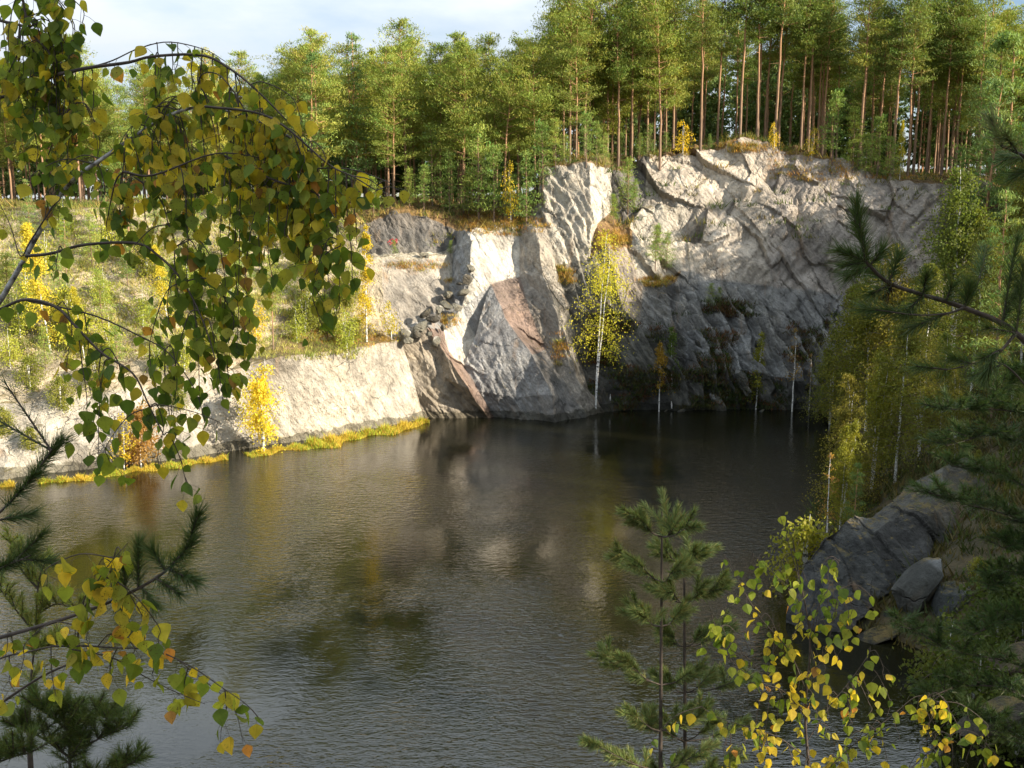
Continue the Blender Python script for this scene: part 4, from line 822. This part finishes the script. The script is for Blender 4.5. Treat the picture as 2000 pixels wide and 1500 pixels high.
# ------------------------------------------------------------------ near birches: leaves one by one
t_ = np.array([0, .03, .13, .26, .39, .52, .65, .78, .89, 1.0]); wd_ = np.array([0, .20, .37, .45, .44, .37, .28, .16, .07, 0])
wd_[2::2] *= .95
LV = [(0, 0, -a) for a in t_]; LVl = [(-b, 0, -a - .04) for a, b in zip(t_[1:-1], wd_[1:-1])]; LVr = [(b, 0, -a - .04) for a, b in zip(t_[1:-1], wd_[1:-1])]
LT_ = np.array(LV + LVl + LVr, float); LT_[:, 1] = np.abs(LT_[:, 0]) * .28 - (LT_[:, 2] ** 2) * .12
LF3 = []; LF4 = []
for s0 in (10, 18):
    o = s0 == 18
    LF3.append((0, s0, 1) if o else (0, 1, s0))
    for a in range(7): LF4.append((a + 1, s0 + a, s0 + a + 1, a + 2) if o else (a + 1, a + 2, s0 + a + 1, s0 + a))
    LF3.append((8, s0 + 7, 9) if o else (8, 9, s0 + 7))
LF3 = np.array(LF3); LF4 = np.array(LF4)
def rotm(yaw, tilt, roll):
    cy, sy_ = np.cos(yaw), np.sin(yaw); ct, st = np.cos(tilt), np.sin(tilt); c2, s2 = np.cos(roll), np.sin(roll); z = 0 * yaw; o = z + 1
    A = np.stack([cy, -sy_, z, sy_, cy, z, z, z, o], 1).reshape(-1, 3, 3); B_ = np.stack([o, z, z, z, ct, -st, z, st, ct], 1).reshape(-1, 3, 3); C_ = np.stack([c2, z, s2, z, o, z, -s2, z, c2], 1).reshape(-1, 3, 3)
    return A @ B_ @ C_
def add_leaves(mb, pos, L_, cols, R, hang=.38):
    n = len(pos)
    if not n: return
    M = rotm(R.normal(size=n) * .9 + np.where(R.uniform(size=n) < .5, 0, math.pi), R.normal(size=n) * hang, R.normal(size=n) * hang)
    curl = R.uniform(-.5, 1.6, n)
    T = np.tile(LT_, (n, 1, 1)); T[:, :, 1] = T[:, :, 1] * curl[:, None]; T[:, :, 0] *= R.uniform(.8, 1.1, n)[:, None]
    V = np.einsum('nij,nkj->nki', M, T) * np.asarray(L_)[:, None, None] + np.asarray(pos)[:, None, :]
    k = len(LT_); off = (np.arange(n) * k)[:, None, None]
    C = np.repeat(np.asarray(cols), k, 0)
    mb.V.append(V.reshape(-1, 3)); mb.C.append(C); mb.F[3].append((LF3[None] + off + mb.n).reshape(-1, 3)); mb.F[4].append((LF4[None] + off + mb.n).reshape(-1, 4)); mb.n += n * k
LG = [(.15, .20, .03), (.21, .25, .04), (.28, .30, .05), (.10, .15, .03)]; LY = [(.55, .40, .04), (.45, .36, .05), (.62, .45, .06), (.36, .32, .05)]; LO = [(.50, .22, .05), (.34, .18, .06)]
def leaf_col(R, yf, of=.035):
    u = R.uniform(); p = LO if u < of else LY if u < of + yf else LG
    return np.array(p[R.integers(len(p))]) * R.uniform(.8, 1.25)
def strand(R, tw, lf, PX, d0, d1, yf, step=15, L0=.056, r=.0022, leaves=True, jit=1.0, dens=1.0):
    """PX photo-measured polyline; d0,d1 distances along it; hangs leaves from it"""
    Q = spline([np.append(np.array(a, float), lerp(d0, d1, i / (len(PX) - 1))) for i, a in enumerate(PX)], max(6, len(PX) * 4))
    W3 = np.array([at(a[0], a[1], a[2]) for a in Q]); tw.tube(W3, np.linspace(r, max(.0009, r * .35), len(W3)), 4)
    if not leaves: return W3
    seg = np.linalg.norm(np.diff(W3, axis=0), axis=1); Lt = seg.sum(); st = step / F * (d0 + d1) / 2; n = int(Lt / st * dens); cum = np.concatenate([[0], np.cumsum(seg)])
    pos = []; ls = []; cs = []
    for a in range(n):
        s = Lt * (a + R.uniform(.1, .9)) / n; p = np.array([np.interp(s, cum, W3[:, c]) for c in range(3)])
        o = R.normal(size=3) * .018 * jit; o[2] = -abs(o[2]) - .004; e = p + o
        tw.tube([p, (p + e) / 2 + np.array([0, 0, .003]), e], .0007, 3)
        pos.append(e); ls.append(L0 * R.uniform(.55, 1.2)); cs.append(leaf_col(R, yf))
    if n: add_leaves(lf, np.array(pos), ls, cs, R)
    return W3
def near_birch(name, label, base, trunk_px, td, tr, branches, strands, seed, L0, bark=NBARK):
    """trunk_px: photo polyline of the main stem, joined down to base"""
    R = np.random.default_rng(seed); root = empty(name, base, label, 'birch')
    up = [at(a, b, lerp(td[0], td[1], i / (len(trunk_px) - 1))) for i, (a, b) in enumerate(trunk_px)]
    Pt = spline([np.array(base) + np.array([0, 0, -.2]), lerp(np.array(base), up[0], .5) + np.array([-.08, 0, -.06])] + up, 50)
    seg = np.concatenate([[0], np.cumsum(np.linalg.norm(np.diff(Pt, axis=0), axis=1))]); seg /= seg[-1]
    tb = MB(); tb.tube(Pt, np.interp(seg, [0, .6, 1], [tr * 1.9, tr, tr * .22]), 9)
    lf = MB()
    def local(mb): 
        for v in mb.V: v -= np.array(base)
        return mb
    link('trunk', local(tb).mesh('trunk', [bark], True), root)
    def px_of(W, d): 
        v = W - np.array([0, 0, H]); u = v[:, 0]; w_ = v[:, 1] * -math.sin(TH) * -1; f_ = v[:, 1] * math.cos(TH) - v[:, 2] * math.sin(TH); up_ = v[:, 1] * math.sin(TH) + v[:, 2] * math.cos(TH)
        return np.stack([1000 + F * u / f_, 750 - F * up_ / f_, W[:, 1]], 1)
    anch = list(px_of(Pt[20:], 0))
    for PX, d0, d1, r, yf, dens, stp in branches:
        tw = MB(); anch += list(px_of(spline([at(a, b, lerp(d0, d1, i / (len(PX) - 1))) for i, (a, b) in enumerate(PX)], 24), 0)); strand(R, tw, lf, PX, d0, d1, yf, stp, L0, r, dens > 0, 1, dens); link('branch', local(tw).mesh('branch', [TWIG], True), root)
    tw = MB(); anchors = np.array(anch)
    for PX, d0, d1, yf, dens, stp in strands:
        a0 = np.array(PX[0], float); dd = anchors[:, :2] - a0; cost = np.hypot(dd[:, 0], dd[:, 1]) + np.where(dd[:, 1] > 10, 60, 0); k = int(cost.argmin())
        mid = (a0 + anchors[k, :2]) / 2 + np.array([0, -4]); PX = [tuple(anchors[k, :2]), tuple(mid)] + list(PX)[1:] if cost[k] > 12 else [tuple(anchors[k, :2])] + list(PX)[1:]
        d0 = anchors[k, 2]; d1 = lerp(d0, d1, .5)
        strand(R, tw, lf, PX, d0, d1, yf, stp, L0, .0020, True, 1.3, dens)
    link('twigs', local(tw).mesh('twigs', [TWIG], True), root)
    link('leaves', local(lf).mesh('leaves', [NEARLEAF]), root)
    return root
RB_ = np.random.default_rng(99)
def jitter_strand(x0, y0, ln, drift=0):
    m = 4; return [(x0 + drift * (i / (m - 1)) + RB_.normal() * 5 * i / 3, y0 + ln * i / (m - 1) - (8 if i == 0 else 0)) for i in range(m)]
MAIN = [(-60, 720), (0, 590), (40, 520), (75, 455), (110, 392), (150, 345), (200, 310), (260, 268), (330, 225), (400, 208), (460, 222), (520, 243), (580, 275)]
br = [([(115, 145), (175, 132), (250, 122), (300, 110), (395, 108), (450, 135), (500, 175), (560, 235)], 3.2, 3.0, .0065, .55, .6, 22),
      ([(150, 138), (215, 120), (270, 95), (330, 82), (400, 97), (440, 120)], 3.2, 3.1, .003, .4, .6, 20),
      ([(0, 190), (60, 172), (115, 145)], 3.3, 3.2, .007, .4, .3, 22),
      ([(50, 500), (100, 495), (165, 478), (265, 475), (310, 500), (350, 540), (380, 590), (405, 650), (420, 700)], 3.1, 2.9, .0055, .05, .6, 18),
      ([(0, 604), (50, 585), (110, 600), (150, 640), (200, 690), (260, 730), (290, 790), (320, 850)], 3.0, 2.8, .0055, .1, .5, 20),
      ([(55, 588), (180, 615), (280, 660), (330, 690), (380, 760), (400, 820)], 3.0, 2.9, .003, .15, .6, 20),
      ([(250, 335), (310, 385), (330, 440), (345, 480)], 3.1, 3.0, .003, .4, .7, 18),
      ([(340, 225), (380, 180), (395, 145), (430, 148), (470, 200), (500, 260)], 3.1, 3.0, .003, .6, .7, 18),
      ([(400, 208), (500, 220), (560, 250), (640, 320), (690, 345), (735, 372)], 3.0, 2.9, .004, .55, .7, 17),
      ([(480, 330), (580, 330), (680, 330), (750, 352), (765, 360)], 3.0, 2.9, .0025, .75, .35, 22),
      ([(430, 300), (520, 345), (575, 365), (620, 380), (655, 430), (665, 480)], 3.0, 2.9, .0035, .5, .7, 17),
      ([(240, 335), (300, 342), (420, 300), (520, 310)], 3.0, 3.0, .004, .7, .7, 17),
      ([(110, 392), (60, 470), (40, 500), (20, 440), (0, 400)], 3.1, 3.2, .003, .2, .4, 20),
      ([(0, 40), (60, 60), (110, 130), (150, 200)], 3.3, 3.2, .005, .3, .5, 18),
      ([(40, -20), (60, 60), (100, 110), (110, 180)], 3.2, 3.2, .004, .2, .6, 18)]
stn = []
for a in range(30): stn.append((jitter_strand(RB_.uniform(-15, 165), RB_.uniform(-40, 170), RB_.uniform(100, 170)), 3.3, 3.25, .22, 1, 14))
for a in range(9): stn.append((jitter_strand(RB_.uniform(-10, 200), RB_.uniform(150, 290), RB_.uniform(60, 120)), 3.3, 3.25, .3, .9, 15))
for a in range(40):
    x = RB_.uniform(235, 610); y0 = np.interp(x, [200, 330, 400, 520, 600], [310, 225, 205, 243, 290]) + RB_.uniform(-60, 70)
    stn.append((jitter_strand(x, y0, RB_.uniform(90, 190), RB_.uniform(-5, 25)), 3.05 + RB_.normal() * .08, 3.0, .68 if y0 < 320 else .35, 1, 14))
for a in range(12):
    x = RB_.uniform(-10, 260); stn.append((jitter_strand(x, RB_.uniform(300, 400), RB_.uniform(40, 90)), 3.2, 3.15, .3, .9, 16))
for a in range(16):
    x = RB_.uniform(60, 330); stn.append((jitter_strand(x, RB_.uniform(110, 300), RB_.uniform(50, 110)), 3.2, 3.15, .3, .9, 16))
for a in range(12):
    x = RB_.uniform(300, 520); stn.append((jitter_strand(x, np.interp(x, [300, 400, 520], [105, 105, 190]), RB_.uniform(50, 110)), 3.1, 3.05, .6, .8, 16))
for x, y0, y1, dr in [(590, 300, 560, 30), (612, 330, 600, 25), (655, 345, 620, 10), (672, 345, 560, 18), (640, 330, 590, 0), (685, 350, 480, 8), (560, 330, 500, 20), (500, 320, 560, 5), (520, 400, 560, 10), (470, 330, 600, -5), (455, 400, 690, 10), (430, 380, 640, 5), (440, 480, 760, 0), (405, 480, 740, 20),
                      (390, 420, 640, 10), (460, 560, 740, -20), (480, 450, 690, 5), (380, 600, 790, 10), (420, 640, 780, 15), (350, 690, 860, -15), (340, 480, 620, 10), (365, 380, 560, 5), (325, 560, 640, 6), (320, 700, 880, 10), (340, 860, 960, 32), (320, 800, 900, -10), (190, 740, 925, 10), (205, 850, 915, 8), (155, 640, 850, 15), (140, 600, 720, -5), (200, 690, 800, -10), (170, 620, 780, 10),
                      (290, 610, 760, 15), (350, 640, 780, -8), (230, 690, 760, 10), (265, 470, 500, 0), (110, 490, 530, 5), (620, 480, 590, 0), (600, 540, 640, 32), (560, 400, 480, 0), (450, 300, 480, 0), (535, 270, 430, 10)]:
    stn.append((jitter_strand(x, y0, y1 - y0, dr), 3.0, 2.92, .12 if y0 > 400 else .3, 1.15, 14))
stn += [([(480 + 22 * k, 240 + 12 * k), (500 + 22 * k, 215 + 12 * k), (525 + 22 * k, 235 + 14 * k), (535 + 22 * k, 300 + 16 * k)], 3.0, 2.95, .8, 1.2, 13) for k in range(6)]
stn += [([(340, 795), (380, 805), (430, 825)], 2.95, 2.9, .3, 1, 16), ([(735, 372), (760, 365), (780, 372)], 2.9, 2.9, .8, 1, 12), ([(690, 345), (720, 350), (745, 368)], 2.9, 2.9, .8, 1.3, 12), ([(545, 165), (570, 190), (590, 240)], 3., 3., .9, 1.3, 12)]
bl = np.array([-2.6, 3.0, 0]); bl[2] = drop(-2.6, 3.0)[2]
near_birch('birch_tree', 'near birch at upper left with speckled green and yellow hanging leaves', bl, MAIN, (3.3, 3.0), .0125, br, stn, 12, .045)
# lower left birch bough
bl2 = np.array([-3.4, 3.6, 0]); bl2[2] = drop(-3.4, 3.6)[2]
br2 = [([(-20, 1388), (80, 1322), (170, 1280), (210, 1240)], 2.9, 2.8, .005, .3, .5, 20), ([(100, 1262), (170, 1262), (220, 1265), (300, 1270), (370, 1300), (430, 1340), (480, 1375), (510, 1408)], 2.8, 2.7, .003, .35, .8, 18),
       ([(140, 1268), (220, 1285), (280, 1320), (340, 1350), (400, 1375)], 2.8, 2.75, .0025, .35, .8, 18), ([(150, 1262), (160, 1200), (200, 1120), (250, 1060)], 2.8, 2.7, .003, .25, .9, 16), ([(330, 1275), (400, 1330), (455, 1380), (475, 1450)], 2.8, 2.7, .002, .3, .5, 20)]
st2 = [(jitter_strand(x, y, l), 2.8, 2.8, .45, .9, 16) for x, y, l in [(15, 1210, 80), (50, 1225, 90), (100, 1280, 80), (170, 1160, 90), (185, 1100, 70), (220, 1080, 70), (240, 1150, 90), (280, 1180, 80), (310, 1200, 70), (220, 1270, 50), (300, 1280, 40), (360, 1320, 50), (440, 1360, 70), (150, 1190, 60), (20, 1290, 60), (260, 1250, 40), (90, 1090, 60)]]
near_birch('birch_tree', 'birch bough reaching in at lower left over the water', bl2, [(-120, 1400), (-20, 1298), (60, 1272), (110, 1262), (160, 1262)], (3.0, 2.8), .008, br2, st2, 13, .052, TWIG)
# birch sapling lower right
bl3 = at(1580, 1700, 4.6); bl3[2] = drop(bl3[0], bl3[1])[2]
br3 = [([(1575, 1350), (1540, 1270), (1480, 1200), (1430, 1110), (1405, 1070)], 4.5, 4.4, .003, .12, 1.0, 22), ([(1580, 1250), (1600, 1180), (1630, 1130), (1640, 1090)], 4.5, 4.6, .0025, .05, 1.0, 18), ([(1560, 1130), (1540, 1060), (1520, 1000), (1512, 985)], 4.5, 4.5, .002, 0, .6, 22),
       ([(1575, 1400), (1530, 1350), (1480, 1330), (1420, 1280), (1390, 1200)], 4.5, 4.4, .003, .3, 1., 20), ([(1575, 1480), (1520, 1440), (1460, 1420), (1400, 1400), (1370, 1380)], 4.6, 4.5, .003, .5, 1., 20), ([(1575, 1450), (1620, 1380), (1660, 1330), (1695, 1280), (1700, 1262)], 4.6, 4.7, .003, .15, 1.0, 20),
       ([(1580, 1540), (1660, 1460), (1740, 1400), (1790, 1360), (1830, 1370)], 4.6, 4.7, .003, .3, 1., 18), ([(1600, 1600), (1740, 1530), (1850, 1440), (1900, 1430), (1950, 1480)], 4.5, 4.5, .003, .35, 1., 18), ([(1575, 1320), (1610, 1280), (1630, 1200), (1640, 1150)], 4.5, 4.5, .002, .1, .9, 20),
       ([(1570, 1200), (1540, 1150), (1500, 1110), (1470, 1080)], 4.5, 4.4, .002, .1, 1, 20), ([(1560, 1560), (1480, 1520), (1430, 1500), (1400, 1490)], 4.5, 4.4, .002, .5, 1, 20), ([(1580, 1620), (1400, 1560), (1350, 1500), (1330, 1470)], 4.4, 4.3, .002, .4, 1., 22)]
st3 = []
for a in range(84):
    x = RB_.normal() * 80 + 1560; y = RB_.uniform(1080, 1490); st3.append((jitter_strand(x, y, RB_.uniform(30, 60), RB_.uniform(-12, 12)), 4.5 + RB_.normal() * .12, 4.5, (.8 if abs(x - 1560) < 85 else .3) if y > 1180 else .08, .9, 18))
for a in range(30):
    x = RB_.uniform(1640, 1940); y = 1330 + RB_.uniform(0, 140) + (x - 1640) * .12; st3.append((jitter_strand(x, y, RB_.uniform(30, 60)), 4.6, 4.6, .35, .8, 18))
near_birch('birch_sapling', 'birch sapling at lower right with small yellow and green leaves', bl3, [(1578, 1600), (1573, 1400), (1582, 1250), (1560, 1120), (1548, 1050)], (4.6, 4.5), .009, br3, st3, 14, .052, TWIG)

# ------------------------------------------------------------------ near pines: needles one by one
NC = (.06, .11, .035)
def needles(R, fb, p0, p1, nl, n, col, full=True, w=.0011, droop=.1):
    p0 = np.asarray(p0, float); p1 = np.asarray(p1, float); ax = p1 - p0; Ls = np.linalg.norm(ax); ax = ax / (Ls + 1e-9)
    t = R.uniform(0, 1, n) ** (.85 if full else .5); B = p0 + (p1 - p0) * t[:, None]
    ref = np.array([0, 0, 1.]) if abs(ax[2]) < .9 else np.array([1., 0, 0]); A1 = np.cross(ax, ref); A1 /= np.linalg.norm(A1); A2 = np.cross(ax, A1)
    a = R.uniform(0, 6.28, n); op = R.uniform(.4, 1.15, n) * (1.15 - .6 * t)
    D = ax * np.cos(op)[:, None] + (A1 * np.cos(a)[:, None] + A2 * np.sin(a)[:, None]) * np.sin(op)[:, None]; D[:, 2] -= droop * R.uniform(0, 1, n)
    l = nl * R.uniform(.75, 1.15, n); Sd = np.cross(D, R.normal(size=(n, 3))); Sd /= np.linalg.norm(Sd, axis=1)[:, None]; Sd *= w
    V = np.stack([B - Sd, B + Sd, B + D * l[:, None]], 1).reshape(-1, 3)
    c = np.array(col) * (1 + R.normal(size=n) * .18)[:, None]; c[:, 0] *= 1 + np.abs(R.normal(size=n)) * .4
    fb.V.append(V); fb.F[3].append(np.arange(3 * n).reshape(n, 3) + fb.n); fb.C.append(np.repeat(np.clip(c, .005, .5), 3, 0)); fb.n += 3 * n
def near_pine(label, base, boughs, shoots, seed, nl=.068, name='pine_tree', col=NC, trunk=None, tr=.05, w=.0011):
    """boughs: (photo polyline, d0, d1, radius); shoots: (x0,y0,x1,y1,d,count)"""
    R = np.random.default_rng(seed); root = empty(name, base, label, 'pine tree'); fb = MB(); base = np.array(base)
    def local(mb):
        for v in mb.V: v -= base
        return mb
    tb = MB()
    if trunk is not None:
        T = spline([base + np.array([0, 0, -.3])] + [np.array(a) for a in trunk], 24); tb.tube(T, np.linspace(tr, tr * .25, 24), 8)
        link('trunk', local(tb).mesh('trunk', [TWIG], True), root)
    for PX, d0, d1, r in boughs:
        Q = spline([at(a, b, lerp(d0, d1, i / (len(PX) - 1))) for i, (a, b) in enumerate(PX)], 18); q = MB(); q.tube(Q, np.linspace(r, r * .45, 18), 6)
        link('branch', local(q).mesh('branch', [TWIG], True), root)
    tw = MB(); bpx = np.concatenate([spline([(a, b, lerp(d0, d1, i / (len(PX) - 1))) for i, (a, b) in enumerate(PX)], 60) for PX, d0, d1, r in boughs])
    for sh in shoots:
        x0, y0, x1, y1, d, n = sh[:6]; cc = sh[6] if len(sh) > 6 else col
        k = int(np.hypot(bpx[:, 0] - x0, bpx[:, 1] - y0).argmin()); x0, y0, dd = bpx[k]; d = dd + (d - dd) * .5
        a = at(x0, y0, dd); b = at(x1, y1, d + R.normal() * .04); tw.tube([a, lerp(a, b, .5), b], [.0035, .003, .002], 5); needles(R, fb, a, b, nl, n, cc, w=w)
    link('twigs', local(tw).mesh('twigs', [TWIG], True), root); link('needles', local(fb).mesh('needles', [NEARNEEDLE]), root)
    return root
PG = (.13, .20, .07)
# right: the long dark bough and its tufts
bs = np.array([1.9, 3.2, 0]); bs[2] = drop(1.9, 3.2)[2]
near_pine('near pine at the right edge with a dark bough reaching across the cliff', bs,
    [([(2070, 760), (1985, 650), (1880, 600), (1800, 575), (1735, 552), (1692, 512)], 3.2, 2.9, .010), ([(1885, 600), (1850, 612), (1790, 615), (1710, 605)], 3.0, 2.95, .004), ([(1880, 600), (1900, 575), (1915, 540)], 3.0, 3.0, .004), ([(1985, 650), (1960, 680), (1940, 700)], 3.1, 3.05, .006),
     ([(2060, 330), (1990, 300), (1955, 285)], 3.1, 3.0, .006), ([(2060, 830), (1960, 712), (1850, 722)], 3.4, 3.2, .004)],
    [(1690, 515, 1672, 395, 2.9, 420), (1685, 470, 1668, 420, 2.9, 160), (1692, 512, 1640, 488, 2.9, 260), (1700, 520, 1660, 535, 2.9, 200), (1735, 552, 1690, 520, 2.9, 260), (1735, 552, 1755, 500, 2.95, 260), (1700, 515, 1722, 490, 2.9, 180), (1660, 500, 1640, 520, 2.9, 140),
     (1740, 555, 1700, 575, 2.9, 200), (1800, 575, 1810, 535, 3., 220), (1800, 575, 1770, 610, 3., 160), (1790, 615, 1690, 603, 2.95, 420), (1850, 612, 1780, 640, 3., 200), (1885, 600, 1895, 560, 3., 300), (1850, 590, 1860, 555, 3.0, 160), (1915, 545, 1925, 490, 3., 200),
     (1955, 640, 1990, 560, 3.1, 260), (1985, 650, 1930, 640, 3.1, 180), (1940, 700, 1925, 735, 3.05, 260), (1960, 680, 1920, 700, 3.05, 200), (1995, 640, 2000, 520, 3.1, 350), (2000, 560, 1985, 470, 3.1, 350), (1735, 562, 1738, 570, 2.9, 60, (.03, .02, .012)),
     (1952, 300, 1935, 232, 3., 320, (.13, .19, .08)), (1985, 305, 1962, 262, 3., 260, (.12, .18, .07)), (1990, 340, 1960, 310, 3.05, 220), (2010, 400, 1985, 340, 3.1, 260), (1850, 722, 1790, 715, 3.2, 200), (1900, 716, 1860, 700, 3.2, 200), (1960, 712, 1900, 735, 3.3, 200)],  # the two lighter top tufts have sunlight put into their needle colour
    31, trunk=[(1.95, 3.3, 18.5), (1.9, 3.5, 20), (1.95, 3.6, 21.5), (1.9, 3.7, 24)], tr=.05)
# right: denser boughs further down the same bank
sh = []; bg_ = []
Rn = np.random.default_rng(44)
for PX, d in [([(2080, 820), (1950, 800), (1840, 800)], 6.5), ([(2080, 900), (1960, 850), (1850, 870)], 6.8), ([(2080, 990), (1960, 930), (1860, 910)], 6.5), ([(2080, 1060), (1980, 1010), (1890, 985), (1815, 962)], 6.2), ([(2080, 1150), (1990, 1120), (1930, 1150)], 6.6),
              ([(2080, 1330), (1960, 1290), (1860, 1270), (1760, 1215)], 6.0), ([(2080, 1420), (1980, 1350), (1880, 1340), (1820, 1360)], 6.2), ([(2080, 1250), (1980, 1210), (1900, 1240)], 6.0), ([(2080, 1500), (1960, 1420), (1890, 1400)], 6.2), ([(2080, 760), (1990, 740), (1940, 780)], 6.6), ([(2080, 1090), (2010, 1060), (1960, 1070)], 6.4)]:
    bg_.append((PX, d + .3, d, .008)); Qs = spline(PX, 14)
    for (x, y) in Qs:
        for k in range(3):
            an = Rn.uniform(-2.9, .2); l = Rn.uniform(25, 55); sh.append((x, y, x + math.cos(an) * l * .9 - 12, y + math.sin(an) * l * .8, d + Rn.normal() * .15, 95))
bs = np.array([4.3, 6.4, 0]); bs[2] = drop(4.3, 6.4)[2]
near_pine('bushy dark green pine filling the right edge below the sunlit pine', bs, bg_, sh, 45, .075, col=(.04, .085, .03), trunk=[(4.2, 6.5, 16.), (4.1, 6.6, 18.5), (4.0, 6.7, 20.2)], tr=.05, w=.0022)
# left pines
bs = np.array([-2.3, 2.6, 0]); bs[2] = drop(-2.3, 2.6)[2]
near_pine('near pine at the left edge with an upturned dark bough over the water', bs,
    [([(-60, 1040), (0, 1000), (60, 935), (100, 880)], 2.9, 2.8, .005), ([(-60, 1140), (0, 1110), (60, 1085)], 2.9, 2.8, .005), ([(-60, 1262), (60, 1228), (150, 1200), (250, 1160), (330, 1110), (375, 1050)], 2.9, 2.7, .007), ([(-60, 1030), (20, 1010)], 2.8, 2.8, .004), ([(160, 1196), (170, 1160), (215, 1130)], 2.8, 2.8, .003)],
    [(10, 990, 70, 925, 2.8, 420), (60, 935, 118, 862, 2.8, 520), (0, 1020, 60, 1005, 2.8, 260), (-20, 1105, 60, 1075, 2.8, 420), (40, 1090, 100, 1095, 2.8, 220), (20, 1085, 85, 1040, 2.8, 300), (0, 1130, 20, 1100, 2.8, 200), (330, 1110, 375, 1060, 2.7, 380), (370, 1060, 388, 1003, 2.7, 380), (320, 1115, 298, 1075, 2.7, 220), (340, 1120, 380, 1135, 2.7, 340), (310, 1130, 350, 1160, 2.7, 200),
     (265, 1150, 270, 1060, 2.75, 360), (250, 1160, 240, 1100, 2.75, 220), (280, 1150, 300, 1180, 2.75, 160), (230, 1170, 250, 1230, 2.75, 200), (0, 760, -40, 800, 2.8, 120), (-10, 700, 8, 745, 2.8, 80)], 51, trunk=[(-2.25, 2.7, 18), (-2.2, 2.8, 19.2), (-2.2, 2.8, 20)], tr=.04)
sh = []; bg_ = []
for PX, d in [([(140, 1560), (135, 1480), (138, 1400), (140, 1380)], 3.6), ([(138, 1470), (200, 1440), (250, 1420)], 3.6), ([(137, 1480), (80, 1440), (30, 1420)], 3.6), ([(138, 1540), (220, 1510), (260, 1490)], 3.5), ([(138, 1430), (100, 1400), (70, 1380)], 3.6), ([(-30, 1500), (20, 1480), (60, 1470)], 3.4), ([(138, 1440), (180, 1400), (215, 1400)], 3.7)]:
    bg_.append((PX, d, d, .005)); Qs = spline(PX, 8)
    for (x, y) in Qs:
        for k in range(3): an = Rn.uniform(-2.7, -.4); l = Rn.uniform(20, 50); sh.append((x, y, x + math.cos(an) * l, y + math.sin(an) * l, d + Rn.normal() * .06, 120))
bs = np.array([-1.55, 3.6, 0]); bs[2] = drop(-1.55, 3.6)[2]
near_pine('small pine top poking up in the lower left corner', bs, bg_, sh, 52, .055, trunk=[at(140, 1700, 3.6), at(140, 1560, 3.6), at(135, 1470, 3.6)], tr=.02)
sh = []; bg_ = []
for PX, d in [([(60, 1330), (70, 1230), (75, 1140), (85, 1105)], 6), ([(72, 1200), (110, 1180), (150, 1190)], 6), ([(72, 1240), (30, 1190), (0, 1150)], 6), ([(70, 1270), (110, 1260)], 6), ([(74, 1150), (40, 1110), (20, 1060)], 6.)]:
    bg_.append((PX, d, d, .007)); Qs = spline(PX, 7)
    for (x, y) in Qs:
        for k in range(3): an = Rn.uniform(-2.6, -.5); l = Rn.uniform(20, 40); sh.append((x, y, x + math.cos(an) * l * .7, y + math.sin(an) * l, d + Rn.normal() * .1, 70))
bs = at(60, 1700, 6.); bs[2] = drop(bs[0], bs[1])[2]
near_pine('bright light green pine shoots behind the left birch bough', bs, bg_, sh, 53, .07, col=(.16, .24, .06), trunk=[at(60, 1500, 6), at(62, 1330, 6)], tr=.03, w=.002)  # lighter needle colour stands in for sun on these shoots
# two young pines in the lower middle right
def young_near(label, tx, d, rows, seed, top, bot):
    sh = []; bg_ = []; R = np.random.default_rng(seed)
    def X(y): return np.interp(y, [top, bot], [tx[0], tx[1]])
    for y, ll, lr in rows:
        for sgn, l in ((-1, ll), (1, lr), (-1, ll * .55), (1, lr * .5)):
            if l < 12: continue
            x0 = X(y); x1 = x0 + sgn * l; l *= R.uniform(.7, 1.1); x1 = x0 + sgn * l; y1 = y - l * R.uniform(.15, .6); dd = d + R.normal() * .25
            PX = [(x0, y + 8), ((x0 + x1) / 2, (y + y1) / 2 + 10), (x1, y1)]; bg_.append((PX, d, dd, .005)); Qs = spline(PX, 4 + int(l / 45))
            for i, (x, yy) in enumerate(Qs):
                f = i / (len(Qs) - 1)
                if f < .45: continue
                for k in range(2 if f < .95 else 4): an = (math.pi if sgn < 0 else 0) + R.normal() * .7; q_ = R.uniform(20, 38); sh.append((x, yy, x + math.cos(an) * q_, yy - abs(math.sin(an)) * q_ - 4, d + (dd - d) * f + R.normal() * .06, 170))
    sh += [(X(top + 40), top + 45, X(top), top, d, 420), (X(top + 90), top + 95, X(top + 45), top + 45, d, 420), (X(top + 60), top + 60, X(top) - 35, top + 25, d, 260), (X(top + 60), top + 60, X(top) + 30, top + 30, d, 260)]
    b = at(tx[1], 1760, d); b[2] = drop(b[0], b[1])[2]
    return near_pine(label, b, bg_, sh, seed, .062, 'young_pine', PG, [at(tx[1], bot + 60, d), at(tx[1], bot, d), at(lerp(tx[0], tx[1], .5), (top + bot) / 2, d), at(tx[0], top + 30, d)], .022, w=.0026)
young_near('left and taller of two young pines standing before the dark water at right', (1293, 1290), 6.0, [(1040, 55, 45), (1128, 85, 45), (1215, 60, 40), (1330, 115, 60), (1420, 60, 70), (1500, 125, 80), (1580, 120, 90)], 61, 962, 1500)
young_near('right and shorter of two young pines standing before the dark water at right', (1336, 1338), 6.3, [(1095, 35, 35), (1170, 40, 60), (1255, 40, 60), (1345, 50, 95), (1440, 55, 90), (1530, 60, 90)], 62, 1035, 1500)
